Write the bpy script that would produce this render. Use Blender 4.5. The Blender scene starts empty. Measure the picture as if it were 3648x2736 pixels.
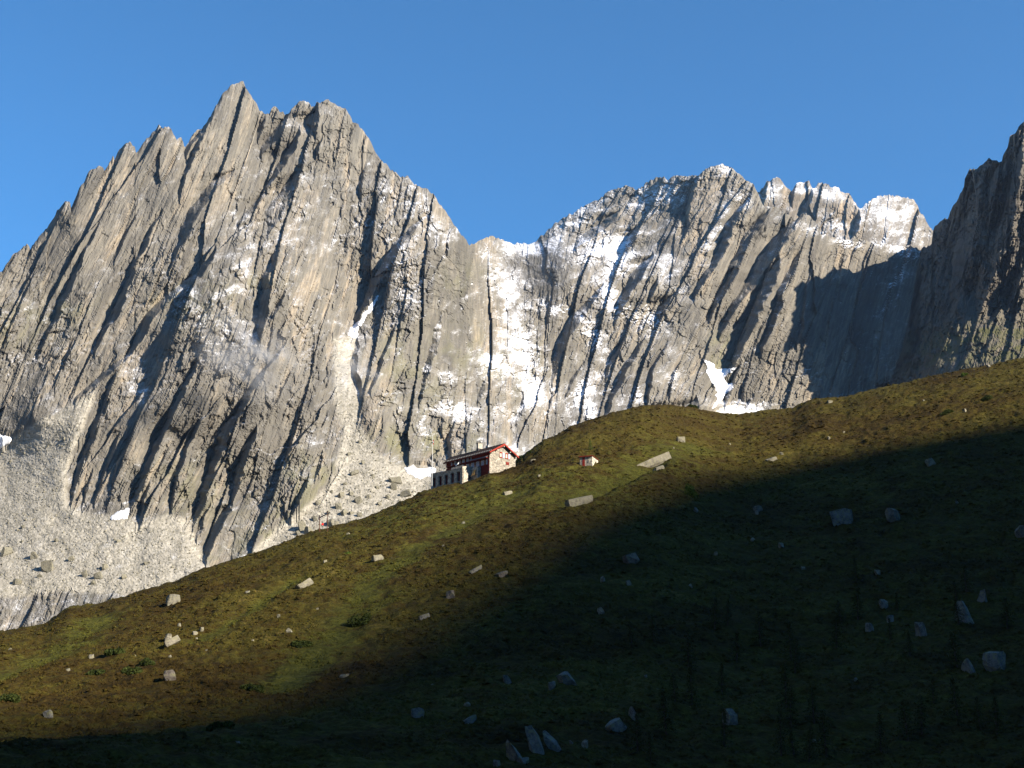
import bpy, bmesh, math, random
import numpy as np
from mathutils import Vector, Matrix

sc = bpy.context.scene
col = sc.collection
R = math.radians
rng = np.random.default_rng(7)
random.seed(7)

# ---------------------------------------------------------------- camera
HFOV = R(40.0)
PITCH = R(15.5)
FOC = 1824.0 / math.tan(HFOV / 2)          # focal length in photo pixels (3648 wide)
cam_d = bpy.data.cameras.new('camera')
cam = bpy.data.objects.new('camera', cam_d)
col.objects.link(cam)
cam_d.sensor_fit = 'HORIZONTAL'
cam_d.angle = HFOV
cam_d.clip_start = 0.5
cam_d.clip_end = 30000.0
cam.location = (0, 0, 0)
cam.rotation_euler = (R(90) + PITCH, 0, 0)
sc.camera = cam

# ---------------------------------------------------------------- light
SUN_AZ = R(29.0)        # how far behind the picture plane the sun stands (to the right)
SUN_EL = R(28.5)
TO_SUN = np.array([math.cos(SUN_EL) * math.cos(SUN_AZ), -math.cos(SUN_EL) * math.sin(SUN_AZ), math.sin(SUN_EL)])
SUN_STRENGTH = 4.6
SKY_STRENGTH = 0.088
EXPOSURE = 1.35
w = bpy.data.worlds.new('World')
sc.world = w
w.use_nodes = True
nt = w.node_tree
bg = nt.nodes['Background']
sky = nt.nodes.new('ShaderNodeTexSky')
sky.sky_type = 'NISHITA'
sky.sun_disc = False
sky.sun_elevation = SUN_EL
sky.sun_rotation = math.atan2(TO_SUN[0], TO_SUN[1])
sky.altitude = 2100.0
sky.air_density = 1.0
sky.dust_density = 0.0
sky.ozone_density = 9.0
wb = nt.nodes.new('ShaderNodeMix'); wb.data_type = 'RGBA'; wb.blend_type = 'MULTIPLY'
wb.inputs[0].default_value = 1.0
wb.inputs[7].default_value = (0.72, 1.07, 1.0, 1)      # clear high-mountain blue
nt.links.new(sky.outputs[0], wb.inputs[6])
nt.links.new(wb.outputs[2], bg.inputs[0])
bg.inputs[1].default_value = SKY_STRENGTH
sun_d = bpy.data.lights.new('sun', 'SUN')
sun_d.energy = SUN_STRENGTH
sun_d.angle = R(0.53)
sun_d.color = (1.0, 0.90, 0.76)
sun = bpy.data.objects.new('sun', sun_d)
col.objects.link(sun)
sun.rotation_euler = Vector(TO_SUN).to_track_quat('Z', 'Y').to_euler()
sc.view_settings.view_transform = 'Standard'
sc.view_settings.look = 'None'
sc.view_settings.exposure = EXPOSURE
sc.view_settings.gamma = 1.0
sc.view_settings.use_curve_mapping = False
sc.render.engine = 'CYCLES'
sc.cycles.max_bounces = 4
sc.cycles.diffuse_bounces = 1
sc.cycles.volume_bounces = 0
sc.cycles.use_denoising = True

# ---------------------------------------------------------------- helpers: sight lines and noise
CP, SP = math.cos(PITCH), math.sin(PITCH)


def sight(x, y):
    """direction (dy = forward) seen at photo pixel x, y of 3648 x 2736"""
    x = np.asarray(x, float); y = np.asarray(y, float)
    a = (x - 1824.0) / FOC
    b = (1368.0 - y) / FOC
    return a, CP - b * SP, SP + b * CP


def at(x, y, D):
    """world point on the sight line x, y whose forward distance is D"""
    a, f, u = sight(x, y)
    return np.stack([a / f * D, np.broadcast_to(np.asarray(D, float), np.shape(a / f * D)), u / f * D], -1)


def az_te(x, y):
    a, f, u = sight(x, y)
    return np.arctan2(a, f), u / np.hypot(a, f)


def pix(P):
    P = np.asarray(P, float)
    f = P[..., 1] * CP + P[..., 2] * SP
    u = -P[..., 1] * SP + P[..., 2] * CP
    return 1824 + FOC * P[..., 0] / f, 1368 - FOC * u / f


def _h(ix, iy, seed):
    n = (ix.astype(np.int64) * 374761393 + iy.astype(np.int64) * 668265263 + seed * 1442695041) & 0xFFFFFFFF
    n = ((n ^ (n >> 13)) * 1274126177) & 0xFFFFFFFF
    n = ((n ^ (n >> 16)) * 2246822519) & 0xFFFFFFFF
    return ((n ^ (n >> 15)) & 0xFFFFFF) / float(0xFFFFFF)


def vnoise(u, v, seed=0):
    """smooth noise in -1..1"""
    u = np.asarray(u, float); v = np.asarray(v, float)
    iu = np.floor(u); iv = np.floor(v)
    fu = u - iu; fv = v - iv
    su = fu * fu * fu * (fu * (fu * 6 - 15) + 10)
    sv = fv * fv * fv * (fv * (fv * 6 - 15) + 10)
    a = _h(iu, iv, seed); b = _h(iu + 1, iv, seed); c = _h(iu, iv + 1, seed); d = _h(iu + 1, iv + 1, seed)
    return 2 * ((a + (b - a) * su) * (1 - sv) + (c + (d - c) * su) * sv) - 1


def fbm(u, v, seed=0, octv=4, gain=0.5):
    s = 0; a = 1; t = 0
    for k in range(octv):
        s = s + a * vnoise(u * 2 ** k + 17.3 * k, v * 2 ** k - 9.1 * k, seed + 31 * k)
        t += a; a *= gain
    return s / t


def slabs(u, v, seed, tilt=0.9, bench=0.0):
    """cells of split rock: each cell stands at its own depth and leans; -0.5..0.5"""
    iu = np.floor(u); iv = np.floor(v)
    best = np.full(u.shape, 9e9); val = np.zeros(u.shape)
    for di in (-1, 0, 1):
        for dj in (-1, 0, 1):
            ci = iu + di; cj = iv + dj
            fx = ci + 0.1 + 0.8 * _h(ci, cj, seed)
            fy = cj + 0.1 + 0.8 * _h(ci, cj, seed + 5)
            du = u - fx; dv = v - fy
            d = du * du + dv * dv
            m = d < best
            best[m] = d[m]
            off = _h(ci, cj, seed + 9) - 0.5
            tl = _h(ci, cj, seed + 13) * tilt
            tv = (_h(ci, cj, seed + 15) - 0.5) * 0.8
            cand = off + tl * du + tv * dv - bench * dv
            val[m] = cand[m]
    return val


def smooth(a, b, x):
    t = np.clip((x - a) / (b - a), 0, 1)
    return t * t * (3 - 2 * t)


RX0, RY0, RST, RNX, RNY = -400.0, 150.0, 5.0, 980, 460


def raster():
    xs = RX0 + RST * np.arange(RNX); ys = RY0 + RST * np.arange(RNY)
    return np.meshgrid(xs, ys)


def sample(F, x, y):
    u = np.clip((x - RX0) / RST, 0, RNX - 1.001); v = np.clip((y - RY0) / RST, 0, RNY - 1.001)
    i = u.astype(int); j = v.astype(int); fu = u - i; fv = v - j
    return (F[j, i] * (1 - fu) + F[j, i + 1] * fu) * (1 - fv) + (F[j + 1, i] * (1 - fu) + F[j + 1, i + 1] * fu) * fv


def blur(F, n, it=2):
    for _ in range(it):
        for ax in (0, 1):
            P = np.pad(F, [(n + 1, n) if k == ax else (0, 0) for k in (0, 1)], mode='edge')
            C = np.cumsum(P, axis=ax)
            k = 2 * n + 1
            F = (np.take(C, np.arange(k, C.shape[ax]), axis=ax) - np.take(C, np.arange(0, C.shape[ax] - k), axis=ax)) / k
    return F


def inside(poly, X, Y):
    r = np.zeros(X.shape, bool)
    n = len(poly)
    for k in range(n):
        x0, y0 = poly[k]; x1, y1 = poly[(k + 1) % n]
        if y0 == y1:
            continue
        c = ((Y < y0) != (Y < y1)) & (X < (x1 - x0) * (Y - y0) / (y1 - y0) + x0)
        r ^= c
    return r


def tps(pts, X, Y, reg=1e-3):
    """smooth surface through scattered (x, y, value)"""
    P = np.array(pts, float)
    q = P[:, :2] / 1000.0
    n = len(P)
    d = np.linalg.norm(q[:, None] - q[None], axis=-1)
    K = np.where(d > 0, d * d * np.log(d + 1e-12), 0) + reg * np.eye(n)
    A = np.zeros((n + 3, n + 3)); A[:n, :n] = K; A[:n, n] = 1; A[:n, n + 1:] = q; A[n, :n] = 1; A[n + 1:, :n] = q.T
    b = np.zeros(n + 3); b[:n] = P[:, 2]
    c = np.linalg.solve(A, b)
    out = c[n] + c[n + 1] * X / 1000 + c[n + 2] * Y / 1000
    for k in range(n):
        r2 = (X / 1000 - q[k, 0]) ** 2 + (Y / 1000 - q[k, 1]) ** 2
        out = out + c[k] * 0.5 * r2 * np.log(r2 + 1e-12)
    return out


def scatter_mean(pts, X, Y, sig):
    num = 0; den = 1e-9
    for x, y, v in pts:
        g = np.exp(-((X - x) ** 2 + (Y - y) ** 2) / (2 * sig * sig)) + 1e-4 / (1 + ((X - x) ** 2 + (Y - y) ** 2) / sig ** 2)
        num = num + g * v; den = den + g
    return num / den


# ---------------------------------------------------------------- helpers: meshes, tags, nodes
def grid_object(name, P, attrs, mat, kind='structure', keep=None, smooth_shade=True):
    """a sheet of quads from a rows x cols x 3 array of points with point attributes"""
    nr, nc = P.shape[:2]
    idx = np.arange(nr * nc).reshape(nr, nc)
    q = np.stack([idx[:-1, :-1], idx[:-1, 1:], idx[1:, 1:], idx[1:, :-1]], -1).reshape(-1, 4)
    if keep is not None:
        k = (keep[:-1, :-1] & keep[:-1, 1:] & keep[1:, 1:] & keep[1:, :-1]).reshape(-1)
        q = q[k]
    V = P.reshape(-1, 3)
    if keep is not None:
        used = np.unique(q)
        mp = np.full(nr * nc, -1); mp[used] = np.arange(len(used))
        q = mp[q]; V = V[used]
        attrs = {a: v.reshape(nr * nc, -1)[used] for a, v in attrs.items()}
    me = bpy.data.meshes.new(name)
    me.vertices.add(len(V)); me.vertices.foreach_set('co', V.astype(np.float32).ravel())
    me.loops.add(q.size); me.loops.foreach_set('vertex_index', q.astype(np.int32).ravel())
    me.polygons.add(len(q))
    me.polygons.foreach_set('loop_start', (np.arange(len(q)) * 4).astype(np.int32))
    me.polygons.foreach_set('use_smooth', np.full(len(q), smooth_shade))
    for a, v in attrs.items():
        v = v.reshape(len(V), -1)
        if v.shape[1] == 1:
            at_ = me.attributes.new(a, 'FLOAT', 'POINT'); at_.data.foreach_set('value', v.astype(np.float32).ravel())
        else:
            at_ = me.attributes.new(a, 'FLOAT_VECTOR', 'POINT'); at_.data.foreach_set('vector', v.astype(np.float32).ravel())
    me.update(calc_edges=True)
    me.validate()
    me.materials.append(mat)
    o = bpy.data.objects.new(name, me)
    col.objects.link(o)
    if kind:
        o['kind'] = kind
    return o


def tri_object(name, V, F, mat, parent=None, smooth_shade=False, attrs=None):
    me = bpy.data.meshes.new(name)
    V = np.asarray(V, float); F = np.asarray(F, int)
    n = F.shape[1]
    me.vertices.add(len(V)); me.vertices.foreach_set('co', V.astype(np.float32).ravel())
    me.loops.add(F.size); me.loops.foreach_set('vertex_index', F.astype(np.int32).ravel())
    me.polygons.add(len(F)); me.polygons.foreach_set('loop_start', (np.arange(len(F)) * n).astype(np.int32))
    me.polygons.foreach_set('use_smooth', np.full(len(F), smooth_shade))
    for a, v in (attrs or {}).items():
        at_ = me.attributes.new(a, 'FLOAT', 'POINT'); at_.data.foreach_set('value', np.asarray(v, np.float32).ravel())
    me.update(calc_edges=True)
    me.materials.append(mat)
    o = bpy.data.objects.new(name, me)
    col.objects.link(o)
    if parent:
        o.parent = parent
    return o


def tag(o, label=None, cat=None, group=None, kind=None):
    if label: o['label'] = label
    if cat: o['category'] = cat
    if group: o['group'] = group
    if kind: o['kind'] = kind
    return o


class N:
    """small node-tree writer"""

    def __init__(self, name):
        self.m = bpy.data.materials.new(name)
        self.m.use_nodes = True
        self.t = self.m.node_tree
        self.b = self.t.nodes['Principled BSDF']
        self.b.inputs['Roughness'].default_value = 0.9
        self.b.inputs['Specular IOR Level'].default_value = 0.05

    def n(self, typ, **kw):
        nd = self.t.nodes.new(typ)
        for k, v in kw.items():
            setattr(nd, k, v)
        return nd

    def put(self, sock, v):
        if hasattr(v, 'links') or isinstance(v, bpy.types.NodeSocket):
            self.t.links.new(v, sock)
        else:
            sock.default_value = v

    def attr(self, name, vec=False):
        a = self.n('ShaderNodeAttribute', attribute_name=name)
        return a.outputs['Vector'] if vec else a.outputs['Fac']

    def obj(self):
        return self.n('ShaderNodeTexCoord').outputs['Object']

    def math(self, op, a, b=0.0, c=None, clamp=False):
        nd = self.n('ShaderNodeMath', operation=op, use_clamp=clamp)
        self.put(nd.inputs[0], a); self.put(nd.inputs[1], b)
        if c is not None:
            self.put(nd.inputs[2], c)
        return nd.outputs[0]

    def map(self, vec, scale, loc=(0, 0, 0), rot=(0, 0, 0)):
        nd = self.n('ShaderNodeMapping')
        self.put(nd.inputs['Vector'], vec)
        nd.inputs['Scale'].default_value = scale; nd.inputs['Location'].default_value = loc; nd.inputs['Rotation'].default_value = rot
        return nd.outputs[0]

    def noise(self, vec, scale, detail=4, rough=0.55, dist=0.0):
        nd = self.n('ShaderNodeTexNoise')
        self.put(nd.inputs['Vector'], vec)
        nd.inputs['Scale'].default_value = scale; nd.inputs['Detail'].default_value = detail
        nd.inputs['Roughness'].default_value = rough; nd.inputs['Distortion'].default_value = dist
        return nd.outputs['Fac']

    def voro(self, vec, scale, feature='F1', out='Distance', rand=1.0):
        nd = self.n('ShaderNodeTexVoronoi', feature=feature)
        self.put(nd.inputs['Vector'], vec)
        nd.inputs['Scale'].default_value = scale
        nd.inputs['Randomness'].default_value = rand
        return nd.outputs[out]

    def step(self, v, a, b, lo=0.0, hi=1.0):
        nd = self.n('ShaderNodeMapRange', interpolation_type='SMOOTHSTEP')
        self.put(nd.inputs['Value'], v)
        nd.inputs['From Min'].default_value = a; nd.inputs['From Max'].default_value = b
        nd.inputs['To Min'].default_value = lo; nd.inputs['To Max'].default_value = hi
        return nd.outputs[0]

    def mix(self, f, a, b, blend='MIX'):
        nd = self.n('ShaderNodeMix', data_type='RGBA', blend_type=blend)
        self.put(nd.inputs[0], f)
        self.put(nd.inputs[6], a if not isinstance(a, tuple) else (*a[:3], 1))
        self.put(nd.inputs[7], b if not isinstance(b, tuple) else (*b[:3], 1))
        return nd.outputs[2]

    def ramp(self, f, stops):
        nd = self.n('ShaderNodeValToRGB')
        self.put(nd.inputs[0], f)
        e = nd.color_ramp.elements
        while len(e) < len(stops):
            e.new(0.5)
        for k, (p, c) in enumerate(stops):
            e[k].position = p; e[k].color = (*c, 1)
        return nd.outputs[0]

    def bump(self, h, strength, dist, normal=None):
        nd = self.n('ShaderNodeBump')
        self.put(nd.inputs['Height'], h)
        nd.inputs['Strength'].default_value = strength; nd.inputs['Distance'].default_value = dist
        if normal is not None:
            self.put(nd.inputs['Normal'], normal)
        return nd.outputs[0]

    def done(self, colour, normal=None, rough=None):
        self.put(self.b.inputs['Base Color'], colour if not isinstance(colour, tuple) else (*colour[:3], 1))
        if normal is not None:
            self.put(self.b.inputs['Normal'], normal)
        if rough is not None:
            self.put(self.b.inputs['Roughness'], rough)
        return self.m


# ---------------------------------------------------------------- materials of the landscape
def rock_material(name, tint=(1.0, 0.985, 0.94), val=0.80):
    m = N(name)
    st = m.attr('strike', True)
    broad = m.noise(m.map(st, (1 / 170, 1 / 420, 1)), 1.0, 3, 0.55)
    streak = m.noise(m.map(st, (1 / 24, 1 / 190, 1)), 1.0, 5, 0.6, 0.3)
    thin = m.noise(m.map(st, (1 / 7, 1 / 55, 1), (31, 7, 0)), 1.0, 4, 0.6, 0.4)
    fine = m.noise(m.map(st, (1 / 5, 1 / 9, 1), (3, 71, 0)), 1.0, 4, 0.65)
    f = m.math('ADD', m.math('MULTIPLY', streak, 0.42), m.math('MULTIPLY', broad, 0.36))
    f = m.math('ADD', f, m.math('MULTIPLY', m.attr('tone'), 0.22))
    c = m.ramp(f, [(0.30, (0.125, 0.117, 0.105)), (0.44, (0.20, 0.186, 0.160)), (0.56, (0.26, 0.238, 0.200)), (0.70, (0.40, 0.335, 0.255))])
    warm = m.math('MULTIPLY', m.step(streak, 0.52, 0.68), m.attr('warm'), clamp=True)
    c = m.mix(warm, c, (0.50, 0.415, 0.31))
    c = m.mix(m.step(thin, 0.38, 0.62, 0.55, 0.0), c, (0.10, 0.095, 0.088))
    c = m.mix(m.step(fine, 0.3, 0.7, 0.35, 0.0), c, (0.14, 0.13, 0.12))
    lich = m.math('MULTIPLY', m.attr('lichen'), m.step(m.noise(m.map(st, (1 / 40, 1 / 90, 1), (9, 3, 0)), 1.0, 4), 0.42, 0.62), clamp=True)
    c = m.mix(m.math('MULTIPLY', lich, 0.75), c, (0.21, 0.205, 0.105))
    grs = m.math('MULTIPLY', m.attr('turf'), m.step(m.noise(m.map(st, (1 / 30, 1 / 30, 1), (5, 3, 0)), 1.0, 5), 0.40, 0.55), clamp=True)
    c = m.mix(grs, c, (0.13, 0.135, 0.055))
    # loose stone
    cell = m.voro(m.map(st, (1 / 9, 1 / 6, 1)), 1.0, out='Color')
    sep = m.n('ShaderNodeSeparateColor'); m.put(sep.inputs[0], cell)
    scr = m.ramp(m.math('ADD', m.math('MULTIPLY', sep.outputs[0], 0.45), m.math('MULTIPLY', m.noise(m.map(st, (1 / 60, 1 / 60, 1)), 1.0, 6), 0.6)),
                 [(0.2, (0.25, 0.235, 0.195)), (0.5, (0.37, 0.345, 0.295)), (0.8, (0.50, 0.47, 0.41))])
    sw = m.attr('scree')
    c = m.mix(sw, c, scr)
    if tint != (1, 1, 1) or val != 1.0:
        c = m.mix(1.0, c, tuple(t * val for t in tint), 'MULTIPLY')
    # snow dust caught on the ledges
    sn = m.attr('snow')
    spots = m.noise(m.map(st, (1 / 7, 1 / 5, 1), (7, 7, 0)), 1.0, 6, 0.75, 0.3)
    big = m.noise(m.map(st, (1 / 38, 1 / 30, 1), (2, 4, 0)), 1.0, 4, 0.6, 0.6)
    s = m.math('ADD', m.math('ADD', sn, m.math('MULTIPLY', m.math('SUBTRACT', spots, 0.5), 1.5)), m.math('MULTIPLY', m.math('SUBTRACT', big, 0.5), 1.3))
    sm = m.step(s, 0.36, 0.72, 0.0, 0.93)
    frost = m.step(m.math('ADD', sn, m.math('ADD', m.math('MULTIPLY', m.math('SUBTRACT', big, 0.5), 1.0), m.math('MULTIPLY', m.math('SUBTRACT', spots, 0.5), 0.7))), 0.06, 0.66, 0.0, 0.42)
    c = m.mix(frost, c, (0.74, 0.74, 0.76))
    c = m.mix(sm, c, (0.86, 0.87, 0.90))
    h1 = m.noise(m.map(st, (1 / 9, 1 / 30, 1), (1, 1, 0)), 1.0, 6, 0.62, 0.6)
    h2 = m.noise(m.map(st, (1 / 6, 1 / 8, 1), (4, 1, 0)), 1.0, 5, 0.6)
    h = m.math('ADD', h1, m.math('MULTIPLY', h2, 0.6))
    hs = m.math('ADD', m.math('MULTIPLY', m.voro(m.map(st, (1 / 9, 1 / 6, 1)), 1.0), 0.12), m.math('MULTIPLY', h2, 0.3))
    hm = m.n('ShaderNodeMix', data_type='FLOAT'); m.put(hm.inputs[0], sw); m.put(hm.inputs[2], h); m.put(hm.inputs[3], hs)
    b = m.bump(hm.outputs[0], 1.0, 0.9)
    return m.done(c, b, 0.92)


MAT_ROCK = rock_material('granite_rock')
MAT_FARROCK = rock_material('far_granite_rock', (1.12, 1.04, 0.95), 0.76)
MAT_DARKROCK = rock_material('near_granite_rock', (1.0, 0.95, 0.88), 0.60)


def snow_material():
    m = N('old_snow')
    p = m.obj()
    n1 = m.noise(p, 0.25, 6, 0.6)
    c = m.mix(m.step(n1, 0.35, 0.7), (0.78, 0.79, 0.82), (0.90, 0.91, 0.93))
    return m.done(c, m.bump(n1, 0.6, 0.8), 0.6)


MAT_SNOW = snow_material()
# ================================================================ THE GRASSY HILL (height over azimuth and range)
HILL_SKY = [(-700, 2430), (-300, 2330), (0, 2256), (59, 2247), (118, 2238), (165, 2226), (206, 2194), (247, 2170), (323, 2162), (411, 2141), (500, 2115),
            (617, 2082), (705, 2041), (793, 2012), (911, 1976), (1029, 1929), (1105, 1900), (1201, 1874), (1292, 1850), (1382, 1808), (1424, 1790),
            (1503, 1751), (1545, 1739), (1648, 1713), (1700, 1694), (1744, 1669), (1790, 1660), (1833, 1645), (1880, 1612), (1932, 1572), (1977, 1552), (2036, 1518), (2134, 1484),
            (2218, 1459), (2285, 1444), (2343, 1439), (2401, 1442), (2468, 1450), (2535, 1467), (2635, 1475), (2719, 1461), (2819, 1452), (2878, 1424),
            (2928, 1415), (3003, 1413), (3095, 1388), (3178, 1371), (3262, 1354), (3337, 1336), (3452, 1315), (3528, 1302), (3648, 1275), (3900, 1215), (4300, 1150)]
HILL_R = [(-700, 250), (0, 285), (700, 310), (1300, 338), (1540, 357), (1744, 352), (1840, 362), (2036, 400), (2343, 440), (2535, 470), (2635, 490), (2900, 485),
          (3262, 500), (3648, 520), (4300, 560)]
_hs = np.array(HILL_SKY, float)
_haz, _hte = az_te(_hs[:, 0], _hs[:, 1])
_hr = np.interp(_hs[:, 0], *np.array(HILL_R, float).T)
# behind and beside the viewer the slope falls away to the valley
_k = [(-math.pi - 1e-6, -0.10, 300), (-2.0, -0.12, 260), (-1.2, -0.06, 240), (-0.75, 0.0, 235)]
_haz = np.concatenate([[a for a, _, _ in _k], _haz, [0.75, 1.2, 2.0, math.pi + 1e-6]])
_hte = np.concatenate([[t for _, t, _ in _k], _hte, [0.40, 0.36, 0.12, -0.10]])
_hr = np.concatenate([[r for _, _, r in _k], _hr, [560, 520, 380, 300]])
# one smooth curve for crest height and crest distance, so that no fold runs down the slope
_tab = np.linspace(-math.pi - 1e-6, math.pi + 1e-6, 24001)


def _gs(v, sig_deg):
    s = max(1, int(sig_deg / (360 / 24000)))
    k = np.exp(-0.5 * (np.arange(-3 * s, 3 * s + 1) / s) ** 2); k /= k.sum()
    return np.convolve(np.pad(v, 3 * s, mode='edge'), k, mode='valid')


_hr = _gs(np.interp(_tab, _haz, _hr), 2.2)
_te_s = _gs(np.interp(_tab, _haz, _hte), 0.07)
_te_w = _gs(np.interp(_tab, _haz, _hte), 2.6)
_haz = _tab
_hte = _te_s
_R0 = ([-3.2, -0.36, 0.0, 0.36, 0.8, 3.2], [80, 92, 112, 135, 135, 80])
_E0 = ([-3.2, -0.8, 0.0, 0.5, 1.0, 3.2], [-0.12, -0.012, -0.004, 0.0, 0.0, -0.12])
GEXP = 1.55


def hill_base(az, r):
    te = np.interp(az, _haz, _hte); rs = np.interp(az, _haz, _hr)
    r0 = np.interp(az, *_R0); e0 = np.interp(az, *_E0)
    e0 = np.minimum(e0, te - 0.005)
    t = (r - r0) / (rs - r0)
    g = 1 - np.abs(1 - np.clip(t, 0, 1)) ** GEXP
    tw_ = np.maximum(np.interp(az, _haz, _te_w), e0 + 0.004)
    near = smooth(0.45, 0.97, t)
    z_mid = r * (e0 + (tw_ + (te - tw_) * near - e0) * g)
    z_near = -1.7 + (r0 * e0 + 1.7) * np.clip(r / r0, 0, 1)
    dr = np.maximum(r - rs, 0)
    z_far = rs * te + te * dr - 0.0035 * dr ** 2
    z = np.where(t < 0, z_near, np.where(t <= 1, z_mid, z_far))
    return np.maximum(z, -60 + 0 * z), t


# a low bank that runs down the slope (its left face lies in shade), photo line and height
BANK = [(2420, 1600), (2340, 1660), (2260, 1700), (2160, 1745), (2060, 1795), (1940, 1860), (1800, 1945)]


def hill_hit(x, y):
    """ground point seen at photo pixel x, y (the undisturbed slope)"""
    az, te_ = az_te(x, y)
    te = np.interp(az, _haz, _hte); rs = np.interp(az, _haz, _hr)
    r0 = np.interp(az, *_R0); e0 = np.interp(az, *_E0)
    tw_ = np.maximum(np.interp(az, _haz, _te_w), e0 + 0.004)
    G = np.clip((te_ - e0) / (te - e0), 0, 1)
    t = 1 - (1 - G) ** (1 / GEXP)
    for _ in range(6):
        near = smooth(0.45, 0.97, t)
        G = np.clip((te_ - e0) / (tw_ + (te - tw_) * near - e0), 0, 1)
        t = 0.5 * t + 0.5 * (1 - (1 - G) ** (1 / GEXP))
    r = r0 + t * (rs - r0)
    return np.stack([r * np.sin(az), r * np.cos(az)], -1)


_bank = hill_hit(*np.array(BANK, float).T)


def seg_dist(x, y, L):
    """signed distance to a polyline (right side positive when walking from its first point) and the share walked"""
    best = np.full(np.shape(x), 1e9); sg = np.zeros(np.shape(x)); sh = np.zeros(np.shape(x))
    ln = np.concatenate([[0], np.cumsum(np.linalg.norm(np.diff(L, axis=0), axis=1))])
    for k in range(len(L) - 1):
        a = L[k]; d = L[k + 1] - a; l2 = d @ d
        t = np.clip(((x - a[0]) * d[0] + (y - a[1]) * d[1]) / l2, 0, 1)
        ex = x - a[0] - t * d[0]; ey = y - a[1] - t * d[1]
        dd = np.hypot(ex, ey)
        m = dd < best
        best = np.where(m, dd, best)
        sg = np.where(m, np.sign(ex * d[1] - ey * d[0]), sg)
        sh = np.where(m, (ln[k] + t * (ln[k + 1] - ln[k])) / ln[-1], sh)
    return best * sg, sh


# gullies: photo lines of the green swales
SWALES = [[(1880, 1700), (1700, 1830), (1500, 1950), (1330, 2080), (1200, 2230), (1050, 2370), (900, 2480)],
          [(1100, 2050), (950, 2130), (800, 2230), (640, 2300)],
          [(380, 2180), (250, 2290), (100, 2370), (-100, 2440)],
          [(2500, 1560), (2330, 1640), (2160, 1700), (1900, 1800)]]
_sw = [hill_hit(*np.array(s, float).T) for s in SWALES]


def hill_green(x, y):
    g = np.zeros(np.shape(x))
    for k, L in enumerate(_sw):
        d, sh = seg_dist(x, y, L)
        w_ = (5.5, 2.6, 5.0, 9.0)[k] * (1 + 0.5 * vnoise(x / 9, y / 9, 31 + k))
        g = np.maximum(g, 0.8 * np.exp(-(d / w_) ** 2) * smooth(0, 0.06, sh) * smooth(1.0, 0.9, sh))
    return g


def hill_z(x, y, fine=True):
    x = np.asarray(x, float); y = np.asarray(y, float)
    az = np.arctan2(x, y); r = np.hypot(x, y)
    z, t = hill_base(az, r)
    amp = smooth(0.0, 60.0, r)
    sky = 1 - 0.75 * np.exp(-((t - 1) / 0.10) ** 2)
    # fall line runs left and towards the viewer
    p = -0.66 * x - 0.75 * y; q = 0.75 * x - 0.66 * y
    z = z + amp * sky * (1.6 * vnoise(q / 46, p / 120, 3) + 0.9 * vnoise(q / 17, p / 60, 4))
    d, sh = seg_dist(x, y, _bank)
    hb = 4.2 * smooth(0, 0.2, sh) * smooth(1.0, 0.45, sh)
    wob = 1.2 * vnoise(sh * 14, 0 * sh, 8)
    side = -d + wob                          # positive on the right of the bank as photographed
    z = z + hb * (smooth(-4, 3, side) - 1) * np.exp(-np.maximum(-side, 0) / 26) + 0.25 * hb * np.exp(-(side / 14) ** 2)
    g = hill_green(x, y)
    z = z - 0.9 * g
    if fine:
        rough = 1 - 0.55 * g
        hum = np.abs(fbm(x / 6.0 + 0.6 * vnoise(x / 9, y / 9, 5), y / 6.0, 11, 3, 0.55))
        z = z + amp * rough * (0.75 * (0.32 - hum) + 0.32 * vnoise(x / 1.9, y / 2.4, 21) + 0.16 * vnoise(x / 0.8, y / 0.8, 22))
    return z


def ground(x, y):
    P = hill_hit(x, y)
    # walk the sight line onto the real surface
    az, te = az_te(x, y)
    r = np.hypot(P[..., 0], P[..., 1])
    for s in (40, 15, 5, 1.5, 0.5, 0.15):
        pass
    rr = np.linspace(0.55, 1.25, 1400)
    out = []
    for a, t, r_ in zip(np.atleast_1d(az), np.atleast_1d(te), np.atleast_1d(r)):
        R_ = rr * r_
        X = R_ * math.sin(a); Y = R_ * math.cos(a)
        h = hill_z(X, Y, fine=False) - R_ * t
        k = np.where(h >= 0)[0]
        k = k[0] if len(k) else int(np.argmax(h / R_))
        out.append((X[k], Y[k], float(hill_z(X[k], Y[k]))))
    return np.array(out)


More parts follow.
